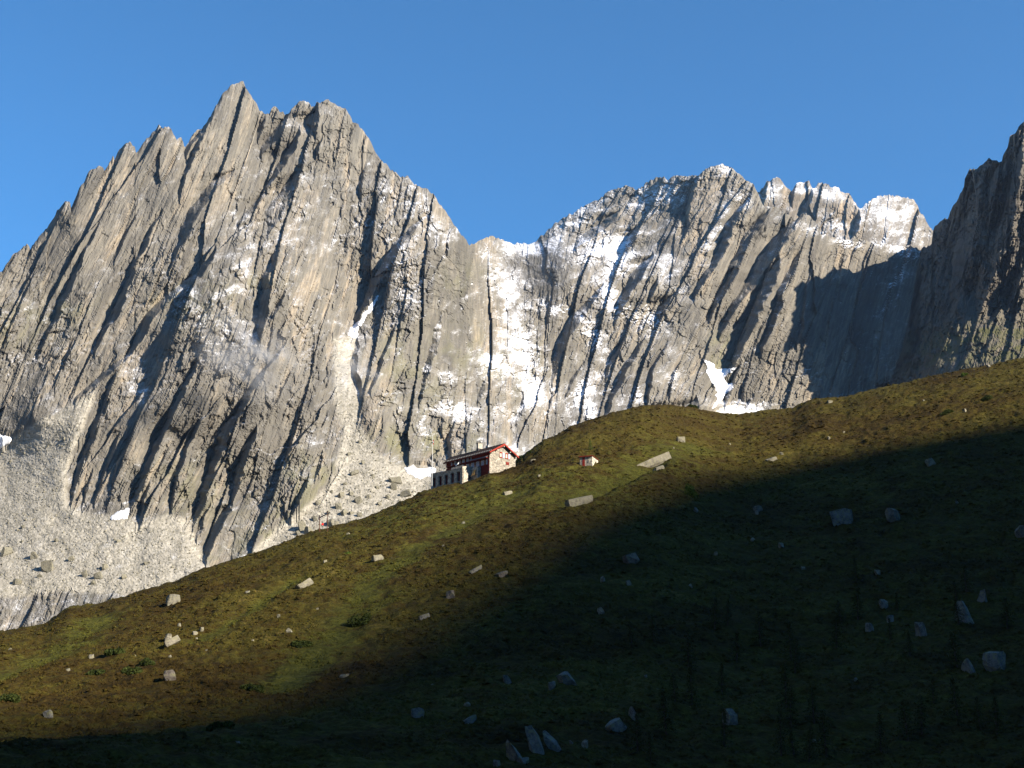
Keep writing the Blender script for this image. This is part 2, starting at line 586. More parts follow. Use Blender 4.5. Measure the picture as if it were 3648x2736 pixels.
def grass_material():
    m = N('alpine_heath')
    p = m.obj()
    gm = m.attr('green')
    bands = m.map(p, (0.03, 0.03, 0.03), rot=(0, 0, R(41)))
    wide = m.noise(m.map(bands, (1.0, 0.45, 1.0)), 1.3, 6, 0.6, 0.4)
    mid = m.noise(p, 0.16, 6, 0.62, 0.5)
    fine = m.noise(p, 0.9, 6, 0.68)
    tuft = m.noise(p, 2.6, 3, 0.6)
    f = m.math('ADD', m.math('MULTIPLY', wide, 0.55), m.math('MULTIPLY', mid, 0.45))
    f = m.math('ADD', f, m.math('MULTIPLY', m.math('SUBTRACT', fine, 0.5), 0.65))
    c = m.ramp(f, [(0.30, (0.017, 0.012, 0.004)), (0.42, (0.040, 0.025, 0.006)), (0.52, (0.054, 0.040, 0.008)), (0.61, (0.067, 0.057, 0.010)), (0.74, (0.140, 0.096, 0.027))])
    gr = m.ramp(m.math('ADD', m.math('MULTIPLY', fine, 0.6), m.math('MULTIPLY', mid, 0.4)),
                [(0.3, (0.030, 0.032, 0.006)), (0.5, (0.060, 0.062, 0.010)), (0.72, (0.110, 0.098, 0.020))])
    gf = m.step(m.math('ADD', gm, m.math('ADD', m.math('MULTIPLY', m.math('SUBTRACT', mid, 0.5), 1.6), m.math('MULTIPLY', m.math('SUBTRACT', fine, 0.5), 1.2))), 0.30, 0.95)
    c = m.mix(gf, c, gr)
    dark = m.step(tuft, 0.36, 0.58, 0.4, 0.0)
    c = m.mix(dark, c, (0.016, 0.015, 0.005))
    h = m.math('ADD', m.math('MULTIPLY', fine, 0.8), m.math('MULTIPLY', tuft, 0.35))
    return m.done(c, m.bump(h, 1.0, 0.55), 0.95)


MAT_GRASS = grass_material()


def build_hill():
    a_in = np.linspace(R(-21.5), R(21.5), 1080)
    a_l = np.linspace(-math.pi, R(-21.5), 60, endpoint=False); a_r = np.linspace(math.pi, R(21.5), 60, endpoint=False)[::-1]
    az = np.concatenate([a_l, a_in, a_r])
    G = np.linspace(0, 1, 460)
    t = 1 - (1 - G) ** (1 / GEXP)
    t = np.maximum(t, 0)
    # even out the rows so that the crest keeps some
    t = 0.85 * t + 0.15 * np.linspace(0, 1, 460)
    rs = np.interp(az, _haz, _hr); r0 = np.interp(az, *_R0)
    rows = [f * r0 for f in np.linspace(0.0, 0.97, 26)]
    rows += [r0 + k * (rs - r0) for k in t]
    rows += [rs + d for d in (1.5, 3, 5, 8, 12, 17, 24, 33, 45, 60, 80, 105, 140, 190, 260)]
    rr = np.stack(rows); A = np.broadcast_to(az, rr.shape)
    X = rr * np.sin(A); Y = rr * np.cos(A)
    Z = hill_z(X, Y)
    g = hill_green(X, Y)
    # the meadow about the hut is greener than the heath
    for (px, py, rad) in ((1700, 1760, 38), (1500, 1830, 26), (2100, 1720, 24), (1950, 1690, 22), (2300, 1640, 18)):
        c = hill_hit(px, py)
        g = np.maximum(g, 0.75 * np.exp(-((X - c[0]) ** 2 + (Y - c[1]) ** 2) / rad ** 2))
    return grid_object('hill', np.stack([X, Y, Z], -1), {'green': g}, MAT_GRASS)


hill = build_hill()

# the valley floor round about, out to the horizon
VX, VY = np.meshgrid(np.linspace(-2900, 2900, 140), np.linspace(-2900, 2900, 140))
grid_object('valley_ground', np.stack([VX, VY, -62 + 4 * vnoise(VX / 300, VY / 300, 2)], -1), {'green': 0.4 + 0 * VX}, MAT_GRASS)

# ---------------------------------------------------------------- the ridge across the valley that keeps the lower slope in shade
SHADE_LINE = [(500, 2500), (700, 2440), (860, 2385), (1180, 2245), (1400, 2130), (1600, 2025), (1920, 1845), (2140, 1765), (2400, 1705), (2900, 1625), (3300, 1560), (3648, 1500), (4000, 1440)]
_S0 = 2100.0


def build_far_ridge():
    sl = np.array(SHADE_LINE, float)
    px = np.linspace(sl[0, 0], sl[-1, 0], 240)
    P = hill_hit(px, np.interp(px, sl[:, 0], sl[:, 1]))
    ca, sa = math.cos(SUN_AZ), math.sin(SUN_AZ)
    u = P[:, 0] * sa + P[:, 1] * ca                   # across the sunlight
    s_ = P[:, 0] * ca - P[:, 1] * sa                  # towards the sun
    H = hill_z(P[:, 0], P[:, 1], False) - s_ * math.tan(SUN_EL)
    o = np.argsort(u); u, H = u[o], H[o]
    U = np.linspace(u[0], u[-1], 200)
    Hs = np.interp(U, u, H)
    kk = np.hanning(15); kk /= kk.sum()
    Hs = np.convolve(np.pad(Hs, 7, mode='edge'), kk, mode='valid')
    U = np.concatenate([np.linspace(u[0] - 1400, u[0], 60, endpoint=False), U, u[-1] + np.linspace(0, 420, 61)[1:]])
    Hs = np.concatenate([Hs[0] + np.linspace(90, 0, 60, endpoint=False) ** 1.0, Hs, Hs[-1] - np.linspace(0, 1, 61)[1:] * 420])
    z = Hs + _S0 * math.tan(SUN_EL) + 1.5 * fbm(U / 14.0, U * 0, 77, 4)
    C = np.stack([U * sa + _S0 * ca, U * ca - _S0 * sa, z], -1)
    n = len(C)
    v = np.linspace(-1, 1, 61)
    side = np.array([1.0, -0.25]); side /= np.linalg.norm(side)
    P3 = np.zeros((61, n, 3))
    for i, a in enumerate(v):
        drop = np.abs(a) ** 1.0 * (C[:, 2] + 80)
        off = a * (C[:, 2] + 80) * 0.8
        nz = fbm(C[:, 1] / 120 + 3, np.full(n, a * 6.0), 91, 5) * 60 * min(1, abs(a) * 3)
        P3[i, :, 0] = C[:, 0] + side[0] * off + nz * 0.4
        P3[i, :, 1] = C[:, 1] + side[1] * off
        P3[i, :, 2] = C[:, 2] - drop + nz * 0.5 * (1 if abs(a) > 0.05 else 0)
    z0 = np.zeros((61, n))
    return grid_object('opposite_mountain_ridge', P3, {'snow': z0, 'warm': z0, 'lichen': z0 + 0.5, 'scree': z0, 'tone': z0, 'turf': z0 + 0.6,
                                                       'strike': np.stack([P3[..., 1], P3[..., 2], z0], -1)}, MAT_DARKROCK)


build_far_ridge()


def build_added_ridges():  # added mountains, out of view, that darken the foreground
    """unseen ridges added behind and beside the viewer to hold back low sky light"""
    az = np.linspace(R(118), R(332), 240)
    hgt = 1050 + 240 * fbm(az * 3.1, az * 0, 21, 4) - 500 * smooth(R(300), R(332), az) - 350 * smooth(R(140), R(118), az)
    rows = []
    for k in np.linspace(0, 1, 40):
        r = 1200 + 1100 * k
        z = -70 + hgt * k ** 1.15 + 70 * fbm(az * 14, az * 0 + k * 5, 23, 4) * k * (1.15 - k)
        rows.append(np.stack([r * np.sin(az), r * np.cos(az), z], -1))
    for k in (0.2, 0.6, 1.0):
        rows.append(np.stack([(2300 + 500 * k) * np.sin(az), (2300 + 500 * k) * np.cos(az), (-70 + hgt) * (1 - k) - 70 * k], -1))
    P = np.stack(rows)
    z0 = np.zeros(P.shape[:2])
    grid_object('added_valley_ridges', P, {'snow': z0 - 0.3, 'warm': z0, 'lichen': z0 + 0.4, 'scree': z0, 'tone': z0 + 0.3, 'turf': z0 + 0.7,
                                              'strike': np.stack([np.broadcast_to(az * 2000, z0.shape), P[..., 2], z0], -1)}, MAT_DARKROCK)


build_added_ridges()
# ================================================================ THE MOUNTAINS
MAIN_SKY = [(-420, 1300), (-200, 1120), (0, 972), (36, 924), (56, 901), (82, 883), (103, 868), (108, 885), (136, 847), (169, 811), (195, 766), (202, 747), (230, 719), (249, 716), (253, 740),
            (269, 701), (287, 665), (302, 639), (312, 616), (328, 603), (348, 596), (367, 595), (372, 604), (387, 583), (404, 555), (408, 572), (420, 545), (443, 511), (466, 501),
            (474, 516), (481, 529), (484, 545), (512, 511), (533, 483), (553, 465), (566, 447), (576, 460), (586, 450), (597, 446), (607, 452), (615, 470), (630, 498), (646, 491), (651, 503),
            (657, 529), (666, 516), (681, 488), (702, 463), (717, 457), (733, 442), (745, 419), (763, 388), (784, 350), (807, 319), (820, 304), (840, 300), (855, 291), (866, 287), (871, 304),
            (881, 319), (896, 342), (917, 373), (925, 393), (937, 399), (957, 406), (966, 388), (978, 381), (996, 393), (1007, 396), (1017, 411), (1030, 399), (1050, 373), (1071, 357),
            (1094, 360), (1110, 376), (1120, 378), (1128, 368), (1151, 364), (1161, 358), (1192, 365), (1212, 383), (1228, 388), (1248, 409), (1256, 434), (1276, 440), (1281, 455), (1299, 470),
            (1315, 491), (1330, 524), (1343, 550), (1366, 578), (1392, 603), (1422, 627), (1453, 627), (1458, 637), (1479, 655), (1514, 670), (1545, 691), (1555, 706), (1566, 732), (1591, 757),
            (1609, 783), (1622, 808), (1637, 829), (1658, 849), (1671, 872), (1689, 868), (1709, 857), (1730, 846), (1760, 844), (1793, 853), (1811, 862), (1859, 869), (1895, 868), (1913, 856),
            (1950, 822), (1986, 792), (2034, 762), (2082, 732), (2124, 711), (2161, 687), (2203, 669), (2227, 662), (2254, 666), (2269, 678), (2293, 660), (2323, 639), (2347, 627), (2366, 628),
            (2381, 640), (2402, 628), (2420, 624), (2450, 630), (2486, 624), (2504, 612), (2531, 593), (2558, 586), (2589, 590), (2619, 608), (2643, 627), (2658, 648), (2685, 657), (2697, 681),
            (2712, 720), (2729, 748), (2748, 742), (2765, 735), (2790, 752), (2832, 781), (2850, 768), (2871, 761), (2890, 778), (2911, 798), (2924, 834), (2951, 838), (3004, 858), (3044, 846),
            (3097, 858), (3137, 871), (3163, 871), (3229, 877), (3279, 887), (3400, 900), (3500, 930)]
FAR_SKY = [(2600, 760), (2660, 720), (2697, 688), (2719, 672), (2735, 645), (2759, 633), (2779, 637), (2792, 659), (2818, 679), (2832, 662), (2858, 645), (2883, 644), (2890, 665), (2898, 675),
           (2914, 655), (2931, 652), (2964, 669), (2981, 664), (2997, 682), (3027, 688), (3037, 708), (3064, 748), (3084, 725), (3110, 705), (3143, 698), (3170, 693), (3203, 702), (3256, 713),
           (3269, 732), (3282, 761), (3306, 798), (3321, 818), (3380, 850), (3460, 900)]
BUT_SKY = [(3150, 1420), (3175, 1330), (3190, 1295), (3215, 1240), (3235, 1150), (3250, 1060), (3262, 1000), (3272, 930), (3280, 889), (3300, 880), (3319, 866), (3323, 824), (3332, 803), (3355, 785), (3375, 778), (3392, 741), (3408, 718), (3422, 685),
           (3434, 662), (3436, 634), (3452, 606), (3475, 602), (3501, 586), (3525, 566), (3554, 574), (3569, 576), (3573, 556), (3591, 524), (3597, 486), (3617, 473), (3627, 456),
           (3648, 436), (3680, 430), (3720, 520), (3780, 600), (3900, 660), (4050, 700), (4200, 740), (4400, 760), (5000, 700)]

DEPTH = [(-400, 1500, 1120), (-400, 1300, 1150), (-400, 2300, 880), (0, 1600, 1128), (0, 2240, 900), (340, 1400, 1120), (240, 1780, 1035), (600, 1840, 1005), (730, 2000, 955), (950, 1910, 985), (1100, 1790, 1010), (1200, 1600, 1060),
         (1200, 1400, 1120), (1230, 1210, 1190), (1400, 1660, 1050), (1540, 1670, 1060), (1830, 1610, 1090),
         (1030, 1010, 1190), (800, 1400, 1085), (450, 1500, 1075), (100, 1300, 1185), (0, 1000, 1255), (400, 900, 1285), (250, 720, 1315), (600, 450, 1410), (860, 290, 1500), (1100, 380, 1510),
         (1000, 700, 1390), (1250, 500, 1490), (1400, 640, 1460), (1560, 720, 1440), (1650, 860, 1450), (1530, 800, 1390), (1500, 1100, 1240), (1450, 1400, 1140), (1300, 1050, 1300), (1250, 1180, 1225), (330, 1500, 1088), (270, 1700, 1052), (190, 1600, 1090), (140, 1500, 1108), (100, 1750, 1062), (200, 1800, 1035),
         (1750, 850, 1850), (1800, 1000, 1680), (1700, 1200, 1400), (1750, 1400, 1250), (1850, 1600, 1150), (2000, 950, 1680), (1980, 1300, 1440), (1960, 1450, 1310),
         (2000, 800, 1900), (2250, 670, 1900), (2300, 760, 1800), (2560, 590, 1760), (2700, 690, 1700), (2250, 900, 1690), (2300, 1200, 1480), (2200, 1450, 1340), (2500, 1000, 1550),
         (2450, 1400, 1390), (2510, 1330, 1455), (2600, 1400, 1455), (2800, 800, 1620), (2850, 1200, 1500), (2760, 1450, 1430), (3000, 900, 1650), (3100, 1200, 1560), (3050, 1400, 1490),
         (3260, 900, 1680), (3250, 1300, 1540), (3500, 1000, 1700), (3500, 1400, 1600)]

LEAN = [(100, 1000, .47), (400, 800, .5), (700, 600, .5), (850, 400, .4), (1000, 600, .45), (1150, 450, .2), (1300, 600, -.1), (1400, 700, .2), (1500, 750, .3), (1300, 950, .4), (1050, 1000, .2),
        (900, 1100, .3), (500, 1500, .42), (300, 1600, .4), (800, 1600, .4), (1100, 1500, .2), (1050, 1800, .35), (1450, 1200, .25), (1350, 1400, .45), (1450, 1550, .1), (1700, 1500, .1), (1700, 1100, -.3),
        (1900, 1000, -.3), (1780, 1200, -.3), (1950, 1300, .4), (2150, 1200, .55), (2300, 1000, .6), (2250, 750, .5), (2400, 1300, .45), (2600, 900, .55), (2700, 1000, .5), (2800, 900, .45),
        (2900, 1100, .22), (3000, 1000, .3), (3100, 1300, .1), (2560, 650, .2), (2300, 1450, .3)]

# shaded left walls of the ribs: (x, y, width) down the middle of each
RIBS = [
    [(835, 608, 8), (805, 628, 34), (758, 663, 42), (722, 711, 44), (691, 762, 44), (660, 819, 38), (640, 875, 18), (620, 920, 10), (600, 970, 6)],
    [(762, 405, 8), (727, 470, 16), (707, 516, 16), (681, 578, 15), (656, 639, 12), (640, 700, 8)],
    [(712, 465, 6), (698, 490, 20), (675, 530, 14), (664, 560, 5)],
    [(579, 757, 6), (543, 808, 13), (517, 870, 15), (481, 931, 18), (456, 1003, 22), (430, 1070, 24), (410, 1121, 24), (386, 1157, 20), (362, 1199, 16), (338, 1253, 8)],
    [(492, 757, 4), (451, 829, 6), (425, 885, 6), (405, 940, 4)],
    [(353, 793, 4), (318, 865, 9), (287, 936, 12), (253, 1003, 16), (227, 1060, 18), (199, 1133, 16), (169, 1193, 10), (133, 1253, 5)],
    [(125, 962, 3), (92, 1039, 7), (66, 1092, 7), (42, 1150, 7), (12, 1230, 4)],
    [(768, 885, 10), (743, 931, 26), (712, 977, 32), (661, 1013, 34), (620, 1045, 30), (579, 1078, 30), (536, 1127, 32), (512, 1175, 32), (482, 1223, 26), (455, 1265, 18), (422, 1295, 26), (374, 1338, 30), (313, 1386, 30), (265, 1428, 12)],
    [(1062, 612, 6), (1040, 650, 40), (1012, 700, 62), (985, 750, 62), (968, 790, 38), (955, 830, 10)],
    [(940, 690, 10), (915, 735, 26), (880, 770, 22), (850, 800, 8)],
    [(1017, 415, 8), (987, 465, 34), (956, 516, 36), (930, 548, 12)],
    [(944, 415, 6), (930, 450, 15), (918, 490, 10)],
    [(1130, 388, 20), (1115, 415, 40), (1110, 440, 40), (1125, 475, 12)],
    [(1066, 455, 8), (1042, 520, 26), (1010, 583, 28), (985, 625, 22), (950, 670, 10)],
    [(1150, 490, 6), (1138, 525, 14), (1128, 560, 8)],
    [(1520, 770, 6), (1468, 819, 26), (1417, 868, 32), (1376, 931, 32), (1345, 988, 28), (1318, 1049, 24), (1292, 1095, 22), (1268, 1135, 14)],
    [(1274, 1200, 8), (1272, 1240, 16), (1262, 1283, 24), (1268, 1340, 22), (1282, 1400, 12)],
    [(1302, 600, 6), (1284, 660, 16), (1286, 705, 8)],
    [(1456, 660, 4), (1446, 685, 8), (1442, 705, 4)],
    [(992, 890, 8), (961, 952, 26), (945, 1008, 32), (942, 1070, 32), (934, 1139, 36), (928, 1195, 14)],
    [(1015, 1040, 6), (990, 1090, 20), (960, 1140, 14)],
    [(705, 1285, 6), (669, 1356, 15), (639, 1416, 18), (609, 1476, 20), (579, 1536, 22), (555, 1603, 22), (530, 1657, 24), (494, 1741, 26), (464, 1808, 14)],
    [(415, 1325, 6), (386, 1410, 18), (356, 1482, 22), (330, 1561, 22), (297, 1651, 22), (265, 1735, 16), (250, 1790, 10)],
    [(1019, 1223, 6), (964, 1289, 13), (922, 1350, 16), (880, 1410, 22), (850, 1470, 32), (808, 1524, 38), (784, 1597, 38), (753, 1663, 34), (735, 1723, 24), (711, 1826, 22), (687, 1872, 8)],
    [(914, 1525, 8), (880, 1603, 30), (856, 1663, 30), (838, 1723, 22), (826, 1790, 8)],
    [(824, 1795, 8), (808, 1820, 28), (778, 1868, 32), (753, 1928, 30), (735, 1995, 18)],
    [(750, 1800, 6), (717, 1868, 16), (702, 1920, 12)],
    [(720, 1485, 6), (687, 1555, 13), (651, 1633, 12), (627, 1693, 12), (609, 1810, 8)],
    [(533, 1720, 6), (506, 1808, 11), (497, 1862, 8)],
    [(1042, 1555, 6), (1028, 1600, 17), (1020, 1630, 10)],
    [(1155, 1595, 5), (1136, 1660, 13), (1122, 1710, 6)],
    [(1100, 1695, 5), (1067, 1778, 14), (1031, 1850, 12)],
    [(426, 1545, 5), (392, 1627, 10), (360, 1720, 8), (335, 1790, 5)],
    [(486, 1510, 4), (450, 1590, 8), (422, 1651, 8), (400, 1710, 4)],
    [(330, 1680, 4), (305, 1750, 8), (289, 1810, 5)],
    [(1572, 1108, 6), (1557, 1181, 26), (1539, 1253, 30), (1521, 1313, 24), (1503, 1374, 14), (1494, 1440, 8)],
    [(1408, 1160, 5), (1370, 1253, 13), (1346, 1325, 13), (1320, 1388, 8)],
    [(1680, 1470, 4), (1668, 1530, 9), (1660, 1560, 4)],
    [(1732, 1350, 8), (1716, 1395, 20), (1700, 1430, 10)],
    [(1864, 1420, 8), (1842, 1480, 26), (1830, 1540, 24), (1832, 1600, 14)],
    [(1620, 1500, 5), (1597, 1570, 16), (1598, 1625, 18)],
    [(1665, 1035, 8), (1654, 1070, 26), (1645, 1105, 14)],
    [(1575, 1480, 4), (1568, 1530, 8), (1580, 1570, 5)],
    [(2210, 752, 10), (2175, 785, 40), (2135, 812, 50), (2094, 846, 42), (2055, 882, 12)],
    [(2268, 812, 20), (2248, 840, 34), (2230, 870, 16)],
    [(2325, 908, 14), (2290, 945, 46), (2262, 985, 44), (2235, 1040, 32), (2210, 1080, 12)],
    [(2150, 1015, 8), (2095, 1080, 30), (2045, 1145, 44), (2005, 1215, 36), (1975, 1285, 24), (1968, 1360, 14), (1962, 1430, 8)],
    [(2670, 700, 8), (2632, 755, 26), (2598, 810, 30), (2575, 870, 30), (2546, 934, 30), (2504, 994, 24), (2474, 1055, 10)],
    [(2738, 750, 8), (2686, 811, 38), (2646, 891, 36), (2613, 964, 36), (2566, 1043, 30), (2527, 1129, 14)],
    [(2858, 768, 8), (2830, 800, 30), (2785, 840, 56), (2745, 904, 56), (2705, 964, 42), (2666, 1025, 36), (2615, 1095, 30), (2560, 1185, 14)],
    [(2775, 920, 12), (2752, 990, 50), (2712, 1063, 44), (2679, 1163, 32), (2633, 1262, 26), (2600, 1315, 8)],
    [(2850, 895, 8), (2818, 970, 20), (2785, 1037, 22), (2765, 1110, 22), (2745, 1180, 20), (2712, 1245, 14)],
    [(2895, 940, 4), (2871, 1030, 8), (2858, 1163, 10), (2838, 1235, 7)],
    [(2300, 1200, 6), (2251, 1278, 22), (2215, 1344, 20), (2179, 1404, 20), (2155, 1475, 14)],
    [(2378, 1218, 5), (2335, 1296, 14), (2311, 1362, 16), (2305, 1430, 10)],
    [(2430, 1280, 5), (2396, 1338, 12), (2382, 1405, 8)],
    [(2232, 1200, 5), (2185, 1278, 14), (2155, 1350, 8)],
    [(2402, 1048, 8), (2372, 1085, 28), (2345, 1120, 14)],
    [(2345, 990, 6), (2328, 1030, 22), (2318, 1060, 8)],
    [(2275, 1000, 8), (2240, 1050, 24), (2210, 1100, 18), (2190, 1150, 6)],
    [(2500, 600, 5), (2470, 670, 14), (2452, 760, 14), (2440, 830, 6)],
    [(2640, 1300, 6), (2600, 1380, 20), (2580, 1440, 10)],
    [(3010, 900, 3), (2985, 1000, 6), (2960, 1120, 8), (2940, 1220, 5)],
    [(2080, 1290, 4), (2045, 1350, 14), (2015, 1410, 8)],
    [(2480, 1420, 20), (2460, 1450, 60), (2450, 1490, 50)],
]
TALUS = [[(-420, 1700), (0, 1597), (40, 1568), (100, 1520), (157, 1488), (259, 1437), (344, 1398), (330, 1440), (307, 1494), (265, 1603), (240, 1681), (241, 1790), (283, 1820), (362, 1835), (458, 1844), (500, 1868), (560, 1845),
          (603, 1832), (663, 1844), (699, 1916), (732, 2010), (745, 2120), (300, 2110), (200, 2105), (100, 2120), (-420, 2160)],
         [(1183, 1199), (1274, 1208), (1262, 1260), (1256, 1289), (1268, 1386), (1280, 1440), (1286, 1512), (1316, 1579), (1352, 1621), (1412, 1657), (1539, 1662), (1700, 1650), (1846, 1600), (1900, 1700), (1500, 2100), (860, 2100), (900, 1952),
          (960, 1904), (1033, 1850), (1111, 1784), (1159, 1735), (1195, 1681), (1201, 1615), (1219, 1542), (1207, 1482), (1189, 1410), (1189, 1337), (1195, 1241)],
         [(2530, 1480), (2600, 1440), (2680, 1440), (2760, 1480), (2760, 1600), (2500, 1600)]]
# snow cover: (x, y, radius along, radius across, turn, amount)
SNOWY = [(1780, 1010, 110, 60, 55, .38), (1850, 1230, 150, 60, 60, .42), (1900, 1380, 90, 55, 60, .4), (1770, 1300, 90, 45, 20, .42), (1720, 900, 60, 30, 20, .45), (1880, 885, 110, 22, 0, .5), (2150, 880, 120, 45, -20, .5),
         (2210, 930, 70, 50, -30, .5), (2170, 1060, 90, 40, 65, .5), (2120, 1200, 90, 38, 60, .55), (2290, 1130, 90, 45, 30, .5), (1990, 1105, 90, 28, 10, .4), (2080, 1390, 80, 35, -50, .45), (2100, 1460, 70, 30, 70, .4),
         (2060, 780, 140, 40, -33, .32), (2350, 690, 120, 45, -20, .38), (2580, 610, 60, 25, 0, .3), (2560, 800, 150, 26, -62, .35), (2640, 720, 60, 40, 40, .3), (2350, 950, 130, 60, 60, .25), (2270, 1430, 60, 50, 80, .35),
         (2900, 830, 60, 24, 20, .4), (3020, 870, 90, 18, 6, .55), (3200, 890, 100, 28, 10, .45), (3190, 1010, 130, 30, -60, .3),
         (1500, 760, 130, 60, 45, .34), (1600, 880, 110, 60, 60, .36), (1400, 700, 110, 50, 35, .26), (1290, 640, 90, 60, 40, .2), (1300, 800, 170, 70, 10, .25), (1200, 860, 120, 30, -25, .35), (1270, 770, 40, 30, 0, .3),
         (1430, 900, 150, 60, 60, .34), (1450, 1050, 160, 60, 60, .34), (1580, 1050, 150, 50, 70, .28), (1400, 1100, 100, 60, 70, .26), (1650, 1000, 100, 40, 60, .4),
         (1080, 560, 100, 40, 60, .25), (960, 640, 120, 40, 50, .24), (1050, 800, 150, 50, -30, .22), (870, 820, 110, 40, 60, .24), (870, 940, 60, 16, -25, .45), (830, 1030, 90, 16, -22, .48), (880, 990, 25, 70, 0, .3), (660, 1060, 90, 60, 50, .42),
         (700, 1130, 100, 50, 30, .36), (830, 1180, 120, 70, 30, .38), (790, 1250, 120, 50, 30, .34), (480, 1350, 120, 40, 70, .34), (1000, 1150, 60, 40, 0, .2), (1070, 1080, 90, 40, 70, .26), (1090, 1250, 120, 40, 80, .18),
         (930, 1800, 60, 20, 0, .1), (700, 1690, 90, 30, 60, .14), (1000, 1660, 80, 30, 40, .2), (1100, 1560, 60, 30, 10, .22), (150, 1130, 160, 60, 10, .22), (250, 1230, 120, 50, 10, .18), (60, 1290, 80, 20, 0, .3),
         (1550, 1160, 60, 30, 70, .25), (1630, 1180, 80, 30, 0, .3), (1600, 1340, 80, 22, 10, .4), (1620, 1460, 80, 35, 20, .42), (1500, 1500, 80, 30, 70, .16), (1420, 1460, 70, 26, 70, .18), (1800, 1480, 60, 30, 0, .3), (1900, 1440, 60, 30, 0, .35),
         (2780, 1060, 30, 90, 20, .2), (2400, 1350, 80, 40, 60, .2), (2660, 1290, 60, 30, 60, .22), (2860, 1330, 50, 20, 10, .2), (1850, 1600, 40, 40, 0, .3), (1240, 1330, 60, 120, 0, .38), (1235, 1230, 50, 40, 0, .45), (1250, 1500, 40, 110, 0, .2),
         (120, 1650, 160, 100, 10, .28), (60, 1800, 200, 60, 0, .16), (330, 1960, 200, 60, 10, .26), (600, 1960, 90, 60, 40, .3), (100, 1960, 180, 60, 10, .24), (2640, 1470, 100, 50, 0, .55), (640, 500, 60, 60, 0, .08), (560, 980, 60, 50, 0, .1)]
WARM = [(430, 640, 160, 24, -62, 1.4), (350, 640, 140, 22, -64, 1.5), (270, 760, 120, 20, -64, 1.5), (200, 800, 110, 18, -64, 1.2), (560, 560, 160, 20, -62, .9), (800, 480, 160, 50, -62, .8), (860, 580, 120, 50, -60, .9), (1230, 640, 130, 60, 80, .8), (1080, 900, 160, 80, 80, 1.0), (1130, 1060, 130, 70, 70, 1.0),
        (1020, 760, 120, 60, 60, .8), (480, 1150, 180, 60, -62, 1.0), (250, 1350, 200, 60, -62, .9), (80, 1450, 180, 60, -62, 1.0), (700, 1650, 200, 60, -66, .7), (860, 1250, 200, 40, -60, .7), (2960, 760, 200, 60, 0, .8), (3000, 1000, 160, 40, -70, .7), (2900, 1300, 160, 30, -70, .8), (2350, 700, 150, 60, 0, .6),
        (1500, 880, 60, 60, 0, .4), (2300, 740, 80, 60, 60, .7), (450, 1600, 200, 90, -62, .7), (820, 1950, 100, 60, -60, .8), (600, 1750, 120, 50, -62, .6)]
LICH = [(1000, 1900, 220, 90, -40, 1.0), (1100, 1700, 120, 80, 0, .8), (1480, 1580, 220, 60, 0, .9), (1450, 1350, 200, 120, 60, .5), (700, 1750, 200, 120, 0, .5), (700, 1080, 160, 90, 0, .5), (900, 1000, 100, 40, 0, .5), (1800, 1300, 160, 120, 0, .4), (2570, 1270, 40, 90, 0, .9), (1650, 1250, 120, 80, 0, .5),
        (300, 2000, 500, 120, 0, .5), (50, 1150, 140, 80, 0, .5), (250, 1100, 100, 80, 0, .4), (1650, 1000, 90, 60, 0, .4), (1350, 1600, 90, 60, 0, .8), (600, 2000, 300, 120, 0, .5)]

CLEAN = [(350, 850, 350, 200, -62, 1), (650, 650, 300, 110, -62, 1), (800, 450, 150, 90, -62, .9), (450, 1150, 250, 120, -62, .8), (500, 1550, 260, 140, -62, .8), (2750, 950, 260, 160, -60, .8), (3000, 1150, 200, 200, 0, .8)]
ROUGH = [(1200, 450, 180, 120, 60, 1), (1400, 750, 260, 140, 45, 1), (1350, 950, 160, 120, 60, .8), (1550, 1000, 200, 110, 60, 1), (1750, 1000, 200, 160, 0, .9), (1650, 1400, 200, 160, 0, .8), (2150, 780, 260, 120, -20, 1), (2350, 720, 200, 80, 0, .8), (2300, 1150, 260, 200, 50, .7),
         (2600, 640, 160, 60, 30, .7), (700, 1150, 220, 120, 30, .8), (900, 800, 160, 200, 60, .6), (1100, 1150, 160, 200, 80, .5), (200, 1150, 260, 90, 10, .5), (2350, 1400, 200, 100, 30, .6), (1450, 1500, 200, 120, 0, .4)]

XR, YR = raster()


def blobs(L, soft=1.0):
    F = np.zeros(XR.shape)
    for x, y, ra, rb, turn, a in L:
        c, s = math.cos(R(turn)), math.sin(R(turn))
        u = ((XR - x) * c + (YR - y) * s) / ra; v = (-(XR - x) * s + (YR - y) * c) / rb
        F = np.maximum(F, a * np.exp(-(u * u + v * v) * soft))
    return F


def strike_coord(lean, y_ref):
    """coordinate that stays the same along the strike of the rock"""
    j0 = int((y_ref - RY0) / RST)
    C = np.cumsum(lean, axis=0) * RST
    return XR + (C - C[j0])


